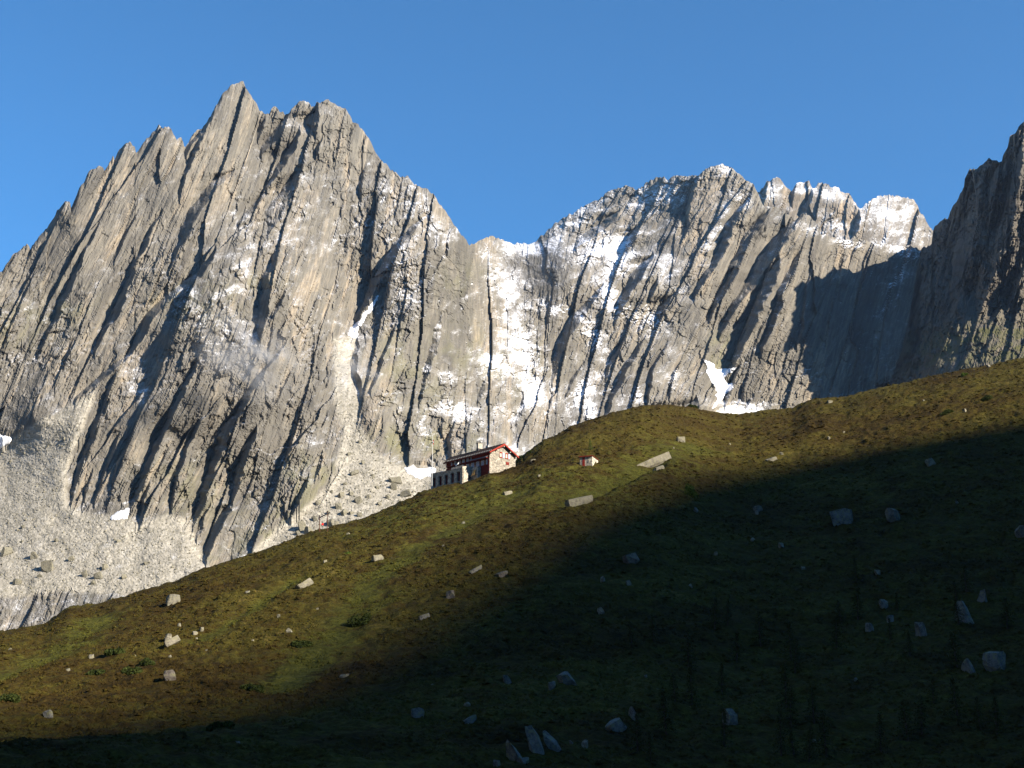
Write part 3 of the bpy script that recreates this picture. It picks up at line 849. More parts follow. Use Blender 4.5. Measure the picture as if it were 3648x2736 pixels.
def rib_depth(X, Y, ribs, mpp, k=6.0):
    """ribs stand out to the right of their shaded walls"""
    D = np.zeros(X.shape)
    for L in ribs:
        a = np.array(L, float)
        o = np.argsort(a[:, 1]); a = a[o]
        x0, x1 = a[:, 0].min() - 260, a[:, 0].max() + 320
        c0, c1 = np.searchsorted(X[0], [x0, x1])
        if c1 - c0 < 2:
            continue
        x = X[:, c0:c1]; y = Y[:, c0:c1]
        wv = 3.0 * vnoise(y / 13, y * 0 + 0.37 * a[0, 0], 5) + 6.5 * vnoise(y / 47, y * 0 + 0.71 * a[0, 1], 6)
        yy = np.linspace(a[0, 1] - 60, a[-1, 1] + 60, 400)
        wl = np.interp(yy, a[:, 1], a[:, 2]) * smooth(a[0, 1] - 20, a[0, 1] + 25, yy) * smooth(a[-1, 1] + 35, a[-1, 1] - 15, yy)
        ks = np.hanning(31); ks /= ks.sum()
        wl = np.convolve(wl, ks, mode='same')
        w0 = np.interp(y, yy, wl, 0, 0)
        dy = np.interp(y, a[:, 1], a[:, 0])
        xc = dy + wv * np.clip(w0 / 12, 0.2, 1)
        w_ = np.maximum(w0 * (1 + 0.3 * vnoise(y / 19, y * 0 + 0.53 * a[0, 0], 9)), 2.0)
        s = (x - xc) / w_
        drop = k * w0 / (1 + w0 / 45.0) * mpp[:, c0:c1]
        la = 1.3 * w0 + 10; lb = 2.4 * w0 + 14
        left = 0.55 * np.exp(-np.maximum(-0.5 - s, 0) * w_ / la)
        right = -0.45 * np.exp(-np.maximum(s - 0.5, 0) * w_ / lb)
        wall = 0.55 - (np.clip(s, -0.5, 0.5) + 0.5)
        prof = np.where(s < -0.5, left, np.where(s > 0.5, right, wall))
        D[:, c0:c1] += drop * prof
    return D


def normals(P):
    du = np.gradient(P, axis=1); dv = np.gradient(P, axis=0)
    n = np.cross(du, dv)
    n /= np.linalg.norm(n, axis=-1, keepdims=True) + 1e-9
    return n * np.where(n[..., 1:2] > 0, -1, 1)


def build_sheet(name, sky, depth, lean, ribs, bottom, x0, x1, step, nrow, mat, seed, amp=1.0, talus=(), snow=None, warm=None, lich=None, turf=None, jag=5.0, back=(18, 60, 160, 320), snow_up=0.9, snow_base=0.0, rough=0.0, reg=1e-3, lean_sig=230):
    xs = np.arange(x0, x1 + step, step)
    sk = np.array(sky, float)
    top = np.interp(xs, sk[:, 0], sk[:, 1])
    top = top + jag * (vnoise(xs / 13, xs * 0, seed) * 0.8 + 0.7 * vnoise(xs / 6, xs * 0, seed + 1))
    bot = bottom(xs)
    bot = np.maximum(bot, top + 60)
    t = np.linspace(0, 1, nrow)
    Y = top[None] + (bot - top)[None] * t[:, None]
    X = np.broadcast_to(xs, Y.shape)
    base = sample(tps(depth, XR, YR, reg), X, Y)
    ln = scatter_mean(lean, XR, YR, lean_sig)
    Q = sample(strike_coord(ln, 1000), X, Y)
    mask = np.zeros(XR.shape)
    for poly in talus:
        wx = 10 * fbm(XR / 40, YR / 40, seed + 3, 3); wy = 10 * fbm(XR / 40, YR / 40, seed + 4, 3)
        mask = np.maximum(mask, inside(poly, XR + wx, YR + wy).astype(float))
    tm = sample(blur(mask, 1, 1), X, Y)
    tw = sample(blur(mask, 5, 2), X, Y)
    mpp = base / FOC
    wq = Q + 7 * vnoise(X / 130, Y / 170, seed + 7) + 1.5 * vnoise(X / 22, Y / 30, seed + 8)
    wp = Y + 30 * vnoise(X / 60, Y / 60, seed + 9)
    mod = 0.75 + 0.55 * fbm(X / 220, Y / 260, seed + 10, 2)
    brk = smooth(-0.25, 0.45, rough + fbm(X / 95, Y / 140, seed + 11, 3))       # broken ground against clean slabs
    brk2 = smooth(-0.35, 0.35, rough + sample(blobs(ROUGH), X, Y) * 0.9 - 0.25 + fbm(X / 60, Y / 75, seed + 12, 3))
    cl = sample(blobs(CLEAN), X, Y)
    brk = brk * (1 - 0.75 * cl); brk2 = brk2 * (1 - 0.85 * cl)
    # two sets of slabs, broad and narrow, then broken blocks
    s1 = slabs(wq / 110, wp / 800, seed + 20, 0.9)
    s2 = slabs(wq / 44, wp / 330, seed + 21, 1.0)
    s3 = slabs(wq / 17, wp / 95, seed + 22, 1.0)
    s4 = slabs(wq / 8, wp / 42, seed + 23, 0.9)
    tww = sample(blur(mask, 9, 2), X, Y)
    big_ = (10.0 * mod + 7.0 + 5.0 * cl) * s1 + 24.0 * fbm(wq / 270, wp / 430, seed + 34, 2, 0.45)
    d = big_ * (1 - 0.9 * tww) + 5.5 * s2 * (0.3 + 0.8 * brk) + 2.0 * s3 * (0.2 + 0.9 * brk) + 1.0 * s4 * (0.35 + brk)
    d += 1.2 * slabs(X / 7.0, Y / 7.5, seed + 24, 0.6) * (0.35 + 1.0 * brk)
    d += 2.6 * slabs(wq / 13 + 0.3 * vnoise(X / 11, Y / 11, seed + 27), wp / 21, seed + 28, 0.7) * (0.25 + 0.9 * brk2)
    d += 5.0 * slabs(wq / 30 + 0.4 * vnoise(X / 25, Y / 25, seed + 29), wp / 52, seed + 33, 0.7) * (0.15 + 0.85 * brk2)
    d += 6.0 * fbm(X / 150, Y / 130, seed + 25, 3, 0.5) * mod + 4.5 * brk * slabs(X / 34 + Y / 90, Y / 38, seed + 26, 0.8)
    d += 1.5 * slabs((X + 0.5 * Y) / 70, (Y - 0.3 * X + 14 * vnoise(X / 30, Y / 30, seed + 36)) / 30, seed + 35, 0.3, 0.5) * (0.12 + 0.88 * brk2)
    tone = 0.5 + 0.9 * (slabs(wq / 44, wp / 330, seed + 21, 0.0) + 0.7 * slabs(wq / 17, wp / 95, seed + 22, 0.0))
    d *= amp * (mpp / 0.28) ** 0.5
    rocky = 1 - 0.97 * tw
    st = 0.7 * slabs(X / 7.5, Y / 5.0, seed + 30, 0.4) + 0.35 * vnoise(X / 5, Y / 5, seed + 31) + 3.5 * fbm(X / 70, Y / 60, seed + 32, 3)
    D = base + d * rocky + st * tw * 0.8
    D = D + rib_depth(X, Y, ribs, mpp) * (1 - 0.6 * tw)
    # no overhang where rock stands on the scree
    Dm = np.minimum.accumulate(D, axis=0)
    D = D + np.clip(Dm - D, -5, 0) * smooth(0.02, 0.2, tww)
    # ease the wall back where the crest is reached
    edge = np.exp(-(Y - top[None]) / 16.0)
    D = D + 10 * edge
    P = at(X, Y, D)
    nz = normals(P)[..., 2]
    s = sample(blobs(snow), X, Y) if snow else np.zeros(X.shape)
    hi = snow_base
    ledge = snow_up * (nz - 0.50)
    s = s * (0.62 + 0.38 * smooth(1250, 1750, X))
    sn = np.clip(s * 0.80 + np.clip(ledge, -0.4, 0.55) * (0.6 + 1.3 * s) + 0.03 + hi, -0.3, 1.2)
    sn = np.where(tm > 0.5, s * 0.75 - 0.02 + 0.25 * smooth(2450, 2500, X), sn)
    wm = np.clip(sample(blobs(warm), X, Y), 0, 1.5) if warm else np.zeros(X.shape) + 0.35
    li = np.clip(sample(blobs(lich), X, Y), 0, 1) if lich else np.zeros(X.shape)
    tf = sample(blobs(turf), X, Y) * smooth(0.3, 0.6, nz) if turf else np.zeros(X.shape)
    strike = np.stack([Q, Y, np.zeros(X.shape)], -1)
    # far side: the mountain goes on behind its crest and falls away
    Pb = []
    crest = P[0]
    for k, b in enumerate(back):
        p = crest.copy(); p[:, 1] += b; p[:, 0] += crest[:, 0] / crest[:, 1] * b * 0.6
        p[:, 2] -= b * (0.5 + 0.5 * k) + 4 * vnoise(xs / 30, xs * 0 + k, seed + 60)
        Pb.append(p)
    P = np.concatenate([np.stack(Pb[::-1]), P], 0)
    nb = len(back)
    ext = lambda A: np.concatenate([np.repeat(A[:1], nb, 0), A], 0)
    o = grid_object(name, P, {'snow': ext(sn), 'warm': ext(wm), 'lichen': ext(li), 'scree': ext(tm), 'turf': ext(tf), 'tone': ext(tone), 'strike': ext(strike)}, mat, smooth_shade=False)
    return o, X, Y, P[nb:], tm


def hill_bottom(extra):
    hx = _hs[:, 0]; hy = _hs[:, 1]
    return lambda xs: np.interp(xs, hx, hy) + extra


MAIN = build_sheet('rock_mountain', MAIN_SKY, DEPTH, LEAN, RIBS, hill_bottom(70), -420, 3480, 3.3, 500, MAT_ROCK, 100, 1.0, TALUS, SNOWY, WARM, LICH)

FAR_D = [(2600, 760, 2350), (2900, 650, 2450), (3200, 700, 2400), (3460, 900, 2350), (2600, 1000, 2150), (3000, 1000, 2150), (3460, 1000, 2150)]
FAR_RIBS = [[(2735, 660, 6), (2722, 700, 16), (2715, 740, 6)], [(2895, 672, 6), (2880, 720, 22), (2860, 780, 10)], [(2835, 668, 6), (2826, 690, 14), (2822, 720, 6)], [(3060, 750, 8), (3050, 800, 24), (3045, 850, 10)]]
FAR_SNOW = [(2750, 680, 60, 60, 0, .34), (2860, 680, 60, 40, 0, .34), (2980, 690, 80, 40, 20, .32), (2960, 800, 90, 40, 20, .3), (3180, 770, 140, 100, 0, .40), (3280, 830, 60, 50, 0, .3)]
build_sheet('far_mountain_peaks', FAR_SKY, FAR_D, [(2900, 700, .2), (3200, 750, .25)], FAR_RIBS, lambda xs: 960 + 0 * xs, 2600, 3460, 3.3, 100, MAT_FARROCK, 300, 0.9, (), FAR_SNOW, [(2960, 760, 200, 90, 0, 1.0)], None, None, 6.0)

BUT_D = [(3320, 830, 1625), (3440, 640, 1500), (3530, 570, 1462), (3648, 440, 1425), (3800, 300, 1415), (4300, 400, 1400), (3280, 900, 1640), (3450, 900, 1425), (3648, 800, 1368), (3190, 1295, 1510), (3300, 1250, 1410),
         (3450, 1150, 1350), (3450, 1250, 1260), (3648, 1150, 1290), (3400, 1400, 1110), (3648, 1300, 1100), (4100, 800, 1390), (4100, 1300, 1080), (3150, 1450, 1480), (4400, 1300, 1050), (5000, 500, 1400), (5000, 1300, 1000)]
BUT_LEAN = [(3300, 1000, .2), (3500, 700, .1), (3600, 900, .15), (3400, 1200, .6), (3600, 1300, .1), (3800, 600, .1)]
BUT_RIBS = [[(3610, 640, 10), (3590, 760, 40), (3545, 870, 56), (3515, 960, 60), (3490, 1060, 40), (3480, 1110, 12)],
            [(3490, 640, 10), (3470, 720, 44), (3448, 800, 50), (3425, 900, 50), (3405, 980, 40), (3390, 1040, 12)],
            [(3560, 590, 8), (3540, 640, 26), (3522, 700, 16)], [(3640, 900, 10), (3615, 1000, 30), (3590, 1110, 12)], [(3300, 1000, 8), (3282, 1060, 20), (3262, 1120, 10)],
            [(3420, 1060, 8), (3385, 1120, 22), (3350, 1180, 10)], [(3350, 1260, 8), (3310, 1300, 26), (3260, 1330, 12)], [(3560, 1080, 6), (3540, 1130, 16), (3520, 1160, 6)], [(3648, 500, 8), (3635, 560, 20), (3620, 640, 10)]]
BUT_TURF = [(3480, 1190, 200, 40, -12, .9), (3350, 1260, 120, 40, -30, .8), (3600, 1250, 150, 50, -10, .9), (3450, 1300, 150, 60, 0, .6), (3250, 1290, 60, 40, -30, .8), (3700, 1200, 200, 80, 0, .9)]
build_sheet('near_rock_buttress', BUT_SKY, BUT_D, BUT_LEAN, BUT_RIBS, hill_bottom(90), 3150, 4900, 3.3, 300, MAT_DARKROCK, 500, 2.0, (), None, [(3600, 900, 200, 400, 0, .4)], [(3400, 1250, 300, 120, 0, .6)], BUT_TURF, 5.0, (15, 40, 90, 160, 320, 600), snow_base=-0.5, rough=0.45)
# ================================================================ THINGS
def empty(name, loc, rz=0.0):
    o = bpy.data.objects.new(name, None)
    col.objects.link(o)
    o.empty_display_size = 0.5
    o.location = tuple(loc); o.rotation_euler = (0, 0, rz)
    return o


class MB:
    """gathers boxes, bars and polygons into one mesh"""

    def __init__(self):
        self.v = []; self.f = []

    def poly(self, pts):
        n = len(self.v); self.v += [tuple(map(float, p)) for p in pts]; self.f.append(list(range(n, n + len(pts))))
        return self

    def prism(self, pts, off):
        """polygon pushed along off"""
        a = [np.array(p, float) for p in pts]; b = [p + np.array(off, float) for p in a]
        self.poly(a[::-1]); self.poly(b)
        for i in range(len(a)):
            j = (i + 1) % len(a)
            self.poly([a[i], a[j], b[j], b[i]])
        return self

    def box(self, x0, x1, y0, y1, z0, z1):
        return self.prism([(x0, y0, z0), (x1, y0, z0), (x1, y1, z0), (x0, y1, z0)], (0, 0, z1 - z0))

    def bar(self, a, b, r, n=8, r2=None):
        a = Vector(a); b = Vector(b); r2 = r if r2 is None else r2
        q = (b - a).to_track_quat('Z', 'Y')
        A = [a + q @ Vector((r * math.cos(t), r * math.sin(t), 0)) for t in np.linspace(0, 2 * math.pi, n, endpoint=False)]
        B = [b + q @ Vector((r2 * math.cos(t), r2 * math.sin(t), 0)) for t in np.linspace(0, 2 * math.pi, n, endpoint=False)]
        self.poly(A[::-1]); self.poly(B)
        for i in range(n):
            j = (i + 1) % n
            self.poly([A[i], A[j], B[j], B[i]])
        return self

    def mesh(self, name, mat):
        me = bpy.data.meshes.new(name)
        me.from_pydata(self.v, [], self.f)
        bm = bmesh.new(); bm.from_mesh(me); bmesh.ops.recalc_face_normals(bm, faces=bm.faces); bm.to_mesh(me); bm.free()
        me.materials.append(mat)
        return me

    def build(self, name, mat, parent=None):
        o = bpy.data.objects.new(name, self.mesh(name, mat))
        col.objects.link(o)
        if parent: o.parent = parent
        return o


def plain(name, c, rough=0.8, var=0.25, scale=3.0, bump=0.0):
    m = N(name)
    n_ = m.noise(m.obj(), scale, 4)
    cc = m.mix(m.step(n_, 0.3, 0.7), tuple(v * (1 - var) for v in c), tuple(min(1, v * (1 + var)) for v in c))
    return m.done(cc, m.bump(n_, 0.5, bump) if bump else None, rough)


def stone_wall_material(name='rubble_masonry', gain=1.0):
    m = N(name)
    p = m.obj()
    q = m.map(p, (2.4, 2.4, 4.2))
    e = m.voro(q, 1.0, 'DISTANCE_TO_EDGE')
    cl = m.voro(q, 1.0, out='Color')
    sep = m.n('ShaderNodeSeparateColor'); m.put(sep.inputs[0], cl)
    c = m.ramp(sep.outputs[0], [(0.0, (0.13, 0.115, 0.095)), (0.35, (0.23, 0.205, 0.165)), (0.7, (0.31, 0.27, 0.205)), (1.0, (0.43, 0.39, 0.32))])
    c = m.mix(m.step(m.noise(p, 6.0, 4), 0.35, 0.7, 0.3, 0.0), c, (0.16, 0.15, 0.13))
    c = m.mix(m.step(e, 0.02, 0.07, 0.6, 0.0), c, (0.30, 0.275, 0.235))
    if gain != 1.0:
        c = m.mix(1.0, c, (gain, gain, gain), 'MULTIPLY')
    return m.done(c, m.bump(m.step(e, 0.0, 0.12), 0.9, 0.06), 0.9)


def stripe_material():
    m = N('blue_white_striped_paint')
    sx = m.n('ShaderNodeSeparateXYZ'); m.put(sx.inputs[0], m.attr('stripe', True))
    w_ = m.math('FRACT', m.math('MULTIPLY', m.math('ADD', sx.outputs[0], m.math('MULTIPLY', sx.outputs[1], 1.0)), 3.4))
    c = m.mix(m.step(w_, 0.46, 0.54), (0.045, 0.10, 0.34), (0.78, 0.78, 0.76))
    return m.done(c, None, 0.6)


M = {}
M['stone'] = stone_wall_material('rubble_masonry', 1.4)
M['lightened'] = stone_wall_material('lightened_masonry', 1.9)  # masonry lightened to stand in for grazing light on the terrace piers
M['stripe'] = stripe_material()
M['red'] = plain('red_paint', (0.30, 0.042, 0.028), 0.6, 0.2, 1.5)
M['dred'] = plain('dark_red_timber', (0.17, 0.028, 0.020), 0.7, 0.3, 2.0)
M['door'] = plain('oxblood_door_paint', (0.13, 0.025, 0.022), 0.6, 0.25, 2.0)
M['roof'] = plain('brown_shingle', (0.085, 0.062, 0.052), 0.8, 0.35, 4.0, 0.03)
M['dark'] = plain('dark_sheet_metal', (0.05, 0.05, 0.055), 0.5, 0.2)
M['white'] = plain('white_paint', (0.80, 0.80, 0.78), 0.5, 0.05)
M['cream'] = plain('cream_frame_paint', (0.62, 0.56, 0.46), 0.6, 0.1)
M['wood'] = plain('yellow_pine_board', (0.55, 0.33, 0.12), 0.7, 0.2, 4.0)
M['grey'] = plain('grey_weathered_wood', (0.22, 0.22, 0.22), 0.8, 0.25, 5.0)
M['slab'] = plain('pale_concrete', (0.40, 0.37, 0.31), 0.85, 0.2, 2.0, 0.02)
M['blue'] = plain('blue_plastic', (0.03, 0.08, 0.35), 0.5, 0.1)
M['rust'] = plain('rusty_steel', (0.12, 0.055, 0.035), 0.7, 0.4, 8.0)
M['signal'] = plain('signal_red', (0.85, 0.06, 0.04), 0.5, 0.05)
gl = N('window_glass'); gl.b.inputs['Roughness'].default_value = 0.08; gl.b.inputs['Specular IOR Level'].default_value = 0.6
M['glass'] = gl.done((0.03, 0.035, 0.045))

# ---------------------------------------------------------------- the mountain hut
HUT_TH = R(-48.5)
HUT_O = at(1744, 1669, 350.0)
hut = empty('mountain_hut', HUT_O, HUT_TH)
tag(hut, 'long stone mountain hut with brown gable roof and red trim on the ridge', 'hut')
L_, W_ = 17.6, 8.8
EAVE, RIDGE = 4.45, 6.85
RY = 4.4
# masonry gable turned to the sun (with window openings built as recesses)


def gable_wall():
    b = MB(); t = 0.45
    ops = [(3.4, 4.25, 3.45, 4.7), (5.35, 6.2, 3.45, 4.7)]
    ys = sorted({0.0, RY, W_, *[v for o in ops for v in o[:2]]})
    top = lambda y: EAVE + (RIDGE - EAVE - 0.15) * (1 - abs(y - RY) / RY)
    for y0, y1 in zip(ys[:-1], ys[1:]):
        op = [o for o in ops if o[0] <= y0 + 1e-6 and y1 <= o[1] + 1e-6]
        spans = [(-2.5, None)] if not op else [(-2.5, op[0][2]), (op[0][3], None)]
        for z0, z1 in spans:
            a = z1 if z1 is not None else top(y0); c = z1 if z1 is not None else top(y1)
            b.prism([(0, y0, z0), (0, y1, z0), (0, y1, c), (0, y0, a)], (-t, 0, 0))
    return b


gable_wall().build('gable_wall', M['stone'], hut)
fw = MB()
fw.box(-L_, -0.46, 0.0, 0.3, -2.0, 2.75); fw.build('lower_wall', M['dred'], hut)
fw = MB(); fw.box(-L_, -0.46, 0.0, 0.3, 3.0, EAVE + 0.05); fw.build('upper_wall', M['dred'], hut)
bk = MB(); bk.box(-L_, -0.46, W_ - 0.3, W_, -2.0, EAVE + 0.02); bk.build('rear_wall', M['stone'], hut)
lw = MB()
lw.prism([(-L_, 0.31, -2), (-L_ - 3.2, RY, -2), (-L_ - 3.2, RY, RIDGE - 0.25), (-L_, 0.31, EAVE)], (0.35, 0, 0))
lw.prism([(-L_ - 3.2, RY + 0.01, -2), (-L_, W_ - 0.31, -2), (-L_, W_ - 0.31, EAVE), (-L_ - 3.2, RY + 0.01, RIDGE - 0.25)], (0.35, 0, 0))
lw.build('end_wall', M['dred'], hut)
# roof slopes
ov = 0.55
zc = lambda y: RIDGE - (RIDGE - EAVE + 0.08) * abs(y - RY) / RY
n_sl = np.array([0, -(RIDGE - EAVE), RY]); n_sl = n_sl / np.linalg.norm(n_sl)
rf = empty('roof_anchor', (0, 0, 0)); bpy.data.objects.remove(rf)
near = MB().prism([(0.7, -ov, zc(-ov)), (0.7, RY, RIDGE), (-L_ - 4.0, RY, RIDGE), (-L_ - 0.6, -ov, zc(-ov))], (0, 0, 0.17)).build('roof', M['roof'], hut)
near['label'] = 'brown shingled roof slope facing the valley'
MB().prism([(0.7, RY + 0.02, RIDGE), (0.7, W_ + ov, zc(W_ + ov)), (-L_ - 0.6, W_ + ov, zc(W_ + ov)), (-L_ - 4.0, RY + 0.02, RIDGE)], (0, 0, 0.17)).build('roof', M['roof'], hut)
# courses of shingles, laid as strips along the slope
for k in range(9):
    y0 = -ov + (RY + ov) * k / 9; y1 = y0 + (RY + ov) / 9
    xl = -L_ - 0.6 - 3.4 * (k + 0.5) / 9
    MB().prism([(0.69, y0, zc(y0) + 0.235), (0.69, y1, zc(y1) + 0.175), (xl, y1, zc(y1) + 0.175), (xl, y0, zc(y0) + 0.235)], (0, 0, 0.02)).build('shingle_course', M['roof'], near)
for k in range(28):
    x = 0.2 - k * 0.66
    MB().box(x, x + 0.16, 0.15, 0.32, zc(0.2) + 0.2, zc(0.2) + 0.46).build('snow_guard', M['grey'], near)
MB().box(-L_ - 4.0, 0.7, RY - 0.12, RY + 0.12, RIDGE + 0.18, RIDGE + 0.27).build('ridge_cap', M['dark'], near)
# red verge boards and eave board
for y0, y1 in ((-ov, RY), (W_ + ov, RY)):
    MB().prism([(0.705, y0, zc(y0) - 0.16), (0.705, y1, RIDGE - 0.16), (0.705, y1, RIDGE + 0.22), (0.705, y0, zc(y0) + 0.22)], (0.07, 0, 0)).build('verge_board', M['red'], hut)
MB().box(-L_ - 0.5, 0.69, -ov - 0.05, -ov - 0.005, zc(-ov) - 0.12, zc(-ov) + 0.16).build('eave_board', M['dred'], hut)
MB().prism([(0.02, 0.02, EAVE - 0.25), (0.02, RY, RIDGE - 0.38), (0.02, RY, RIDGE - 0.16), (0.02, 0.02, EAVE - 0.02)], (0.68, 0, 0)).build('soffit_board', M['red'], hut)
for y in (0.25, 2.2, RY, 6.6, 8.5):
    MB().box(0.03, 0.64, y - 0.09, y + 0.09, zc(y) - 0.62, zc(y) - 0.40).build('purlin_end', M['cream'], hut)
# red corner board and gallery strip between the storeys
MB().box(-0.45, -0.12, -0.06, -0.005, -0.6, EAVE - 0.02).build('corner_board', M['red'], hut)
MB().box(-15.0, -0.5, -0.75, -0.005, 2.78, 2.96).build('gallery_board', M['dred'], hut)
MB().prism([(-7.4, -0.75, 2.97), (-0.4, -0.75, 2.97), (-0.4, -0.02, 3.42), (-7.4, -0.02, 3.42)], (0, 0.02, 0.08)).build('lean_to_roof', M['grey'], hut)
MB().box(-6.9, -0.5, -0.03, -0.005, 3.55, EAVE - 0.1).build('red_panel', M['red'], hut)


def add_stripe(o, u, v):
    me = o.data
    a = me.attributes.new('stripe', 'FLOAT_VECTOR', 'POINT')
    co = np.zeros(len(me.vertices) * 3, np.float32); me.vertices.foreach_get('co', co); co = co.reshape(-1, 3)
    d = np.zeros_like(co); d[:, 0] = co @ np.array(u, float); d[:, 1] = co @ np.array(v, float)
    a.data.foreach_set('vector', d.ravel())


def facade_window(x0, x1, z0, z1, parent, glass=True, side=-1):
    f = MB()
    f.box(x0, x1, -0.05, -0.004, z0, z0 + 0.08); f.box(x0, x1, -0.05, -0.004, z1 - 0.08, z1)
    for a in (x0, x1 - 0.08, (x0 + x1) / 2 - 0.03):
        f.box(a, a + (0.08 if a != (x0 + x1) / 2 - 0.03 else 0.06), -0.051, -0.003, z0 + 0.08, z1 - 0.08)
    w_ = f.build('window', M['red'], parent)
    MB().box(x0 + 0.08, x1 - 0.08, -0.03, -0.006, z0 + 0.08, z1 - 0.08).build('pane', M['glass'], w_)
    for s in (-1, 1):
        a = x0 - 0.52 if s < 0 else x1 + 0.02
        sh = MB().box(a, a + 0.5, -0.09, -0.03, z0 - 0.02, z1 + 0.02).build('shutter', M['stripe'], w_)
        add_stripe(sh, (1, 0, 0), (0, 0, 1))


for x in (-14.6, -12.9, -11.2, -9.5, -7.9):
    facade_window(x - 0.36, x + 0.36, 3.22, 4.2, hut)
for x in (-9.6, -7.6, -5.6, -3.6, -1.7):
    facade_window(x - 0.42, x + 0.42, 1.25, 2.55, hut)
# gable windows, each with an open striped shutter on its right
for (y0, y1) in ((3.4, 4.25), (5.35, 6.2)):
    z0, z1 = 3.45, 4.7
    f = MB()
    f.box(-0.12, 0.06, y0 + 0.003, y0 + 0.1, z0 + 0.003, z1 - 0.003); f.box(-0.12, 0.06, y1 - 0.1, y1 - 0.003, z0 + 0.003, z1 - 0.003)
    f.box(-0.12, 0.07, y0 + 0.101, y1 - 0.101, z0 + 0.003, z0 + 0.1); f.box(-0.12, 0.07, y0 + 0.101, y1 - 0.101, z1 - 0.1, z1 - 0.003)
    wn = f.build('window', M['red'], hut)
    MB().box(-0.1, -0.03, (y0 + y1) / 2 - 0.05, (y0 + y1) / 2 + 0.05, z0 + 0.1, z1 - 0.1).build('mullion', M['cream'], wn)
    MB().box(-0.09, -0.06, y0 + 0.1, y1 - 0.1, z0 + 0.1, z1 - 0.1).build('pane', M['cream'], wn)
    MB().box(0.0, 0.14, y0 - 0.1, y1 + 0.1, z0 - 0.12, z0 - 0.005).build('sill', M['red'], wn)
    sh = MB().box(0.03, 0.09, y1 + 0.06, y1 + 0.74, z0, z1).build('shutter', M['stripe'], wn); add_stripe(sh, (0, 1, 0), (0, 0, 1))
    MB().box(0.012, 0.05, y0 - 0.02, y1 + 0.02, z1 + 0.005, z1 + 0.16).build('lintel', M['red'], wn)
bw = MB().box(0.005, 0.06, 5.5, 6.55, 1.75, 2.45).build('basement_window', M['dred'], hut)
MB().box(0.061, 0.10, 5.45, 6.6, 2.35, 2.5).build('lintel', M['red'], bw)
# chimney with a cross shaped cowl
ch = MB().box(-9.6, -8.95, 3.7, 5.2, 5.9, 8.75).build('chimney', M['slab'], hut)
MB().box(-9.64, -8.91, 3.66, 5.24, 6.3, 7.35).build('flashing', M['dark'], ch)
MB().box(-9.7, -8.85, 3.6, 5.3, 8.752, 8.86).build('cap_slab', M['slab'], ch)
cw = MB()
cw.bar((-9.3, 3.3, 9.35), (-9.3, 5.6, 8.95), 0.06); cw.bar((-9.3, 3.3, 8.95), (-9.3, 5.6, 9.35), 0.06); cw.bar((-9.3, 4.45, 8.86), (-9.3, 4.45, 9.6), 0.09)
cw.build('cowl', M['dark'], ch)


def ball(c, r, name, mat, parent, nu=10, nv=7, sq=(1, 1, 1)):
    V = []; F = []
    for i in range(nv + 1):
        for j in range(nu):
            t = math.pi * i / nv; p = 2 * math.pi * j / nu
            V.append((c[0] + r * sq[0] * math.sin(t) * math.cos(p), c[1] + r * sq[1] * math.sin(t) * math.sin(p), c[2] + r * sq[2] * math.cos(t)))
    for i in range(nv):
        for j in range(nu):
            F.append((i * nu + j, (i + 1) * nu + j, (i + 1) * nu + (j + 1) % nu, i * nu + (j + 1) % nu))
    return tri_object(name, V, F, mat, parent, True)


ball((-9.0, 4.9, 9.2), 0.2, 'antenna_ball', M['white'], ch)
ball((0.72, 0.1, 3.35), 0.13, 'lamp_globe', M['white'], hut)

# ---------------------------------------------------------------- the terrace block with five store doors below the hut
ter = empty('terrace_block', HUT_O, HUT_TH)
tag(ter, 'stone terrace block with five dark red doors below the hut', 'terrace')
yf, rec = -4.0, 0.48
xr, xl = -6.0, -18.9
topz = lambda x: 0.40 + (x - xr) / (xl - xr) * 0.62
doors = [(-8.2 - 2.5 * k, -6.9 - 2.5 * k) for k in range(5)]
# piers
edges = [xr] + [v for d in doors for v in (d[1], d[0])] + [xl]
for k in range(0, len(edges), 2):
    a, c = edges[k + 1], edges[k]
    MB().box(a, c, yf, yf + rec, -5.5, -0.22).build('pier', M['lightened'], ter)
lb = MB().prism([(xl, yf - 0.01, -0.215), (xr, yf - 0.01, -0.215), (xr, yf - 0.01, topz(xr)), (xl, yf - 0.01, topz(xl))], (0, rec + 0.02, 0))
lb.build('lintel_wall', M['lightened'], ter)
cop = MB().prism([(xl - 0.05, yf - 0.08, topz(xl) + 0.005), (xr, yf - 0.08, topz(xr) + 0.005), (xr, yf - 0.08, topz(xr) + 0.1), (xl - 0.05, yf - 0.08, topz(xl) + 0.1)], (0, rec + 0.16, 0))
cop.build('coping', M['slab'], ter)
MB().box(xl, xr - 0.5, yf + rec + 0.2, -0.9, -6.0, -0.25).build('core_masonry', M['lightened'], ter)
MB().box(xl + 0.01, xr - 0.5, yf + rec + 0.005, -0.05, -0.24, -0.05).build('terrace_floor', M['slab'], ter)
MB().box(xl, xl + 0.4, yf + rec + 0.01, -0.1, -5.5, 0.9).build('side_wall', M['lightened'], ter)
for k, (a, c) in enumerate(doors):
    d = MB().box(a + 0.01, c - 0.01, yf + rec - 0.02, yf + rec + 0.06, -2.72, -0.23).build('door', M['door'], ter)
    for q in range(3):
        x = a + 0.12 + q * (c - a) / 3
        MB().box(x, x + 0.02, yf + rec - 0.035, yf + rec - 0.021, -2.6, -0.35).build('plank_joint', M['dark'], d)
    MB().box(c - 0.2, c - 0.14, yf + rec - 0.09, yf + rec - 0.022, -1.6, -1.42).build('handle', M['dark'], d)
    MB().box(a, c, yf + 0.01, yf + rec - 0.01, -2.95, -2.73).build('threshold', M['slab'], d)
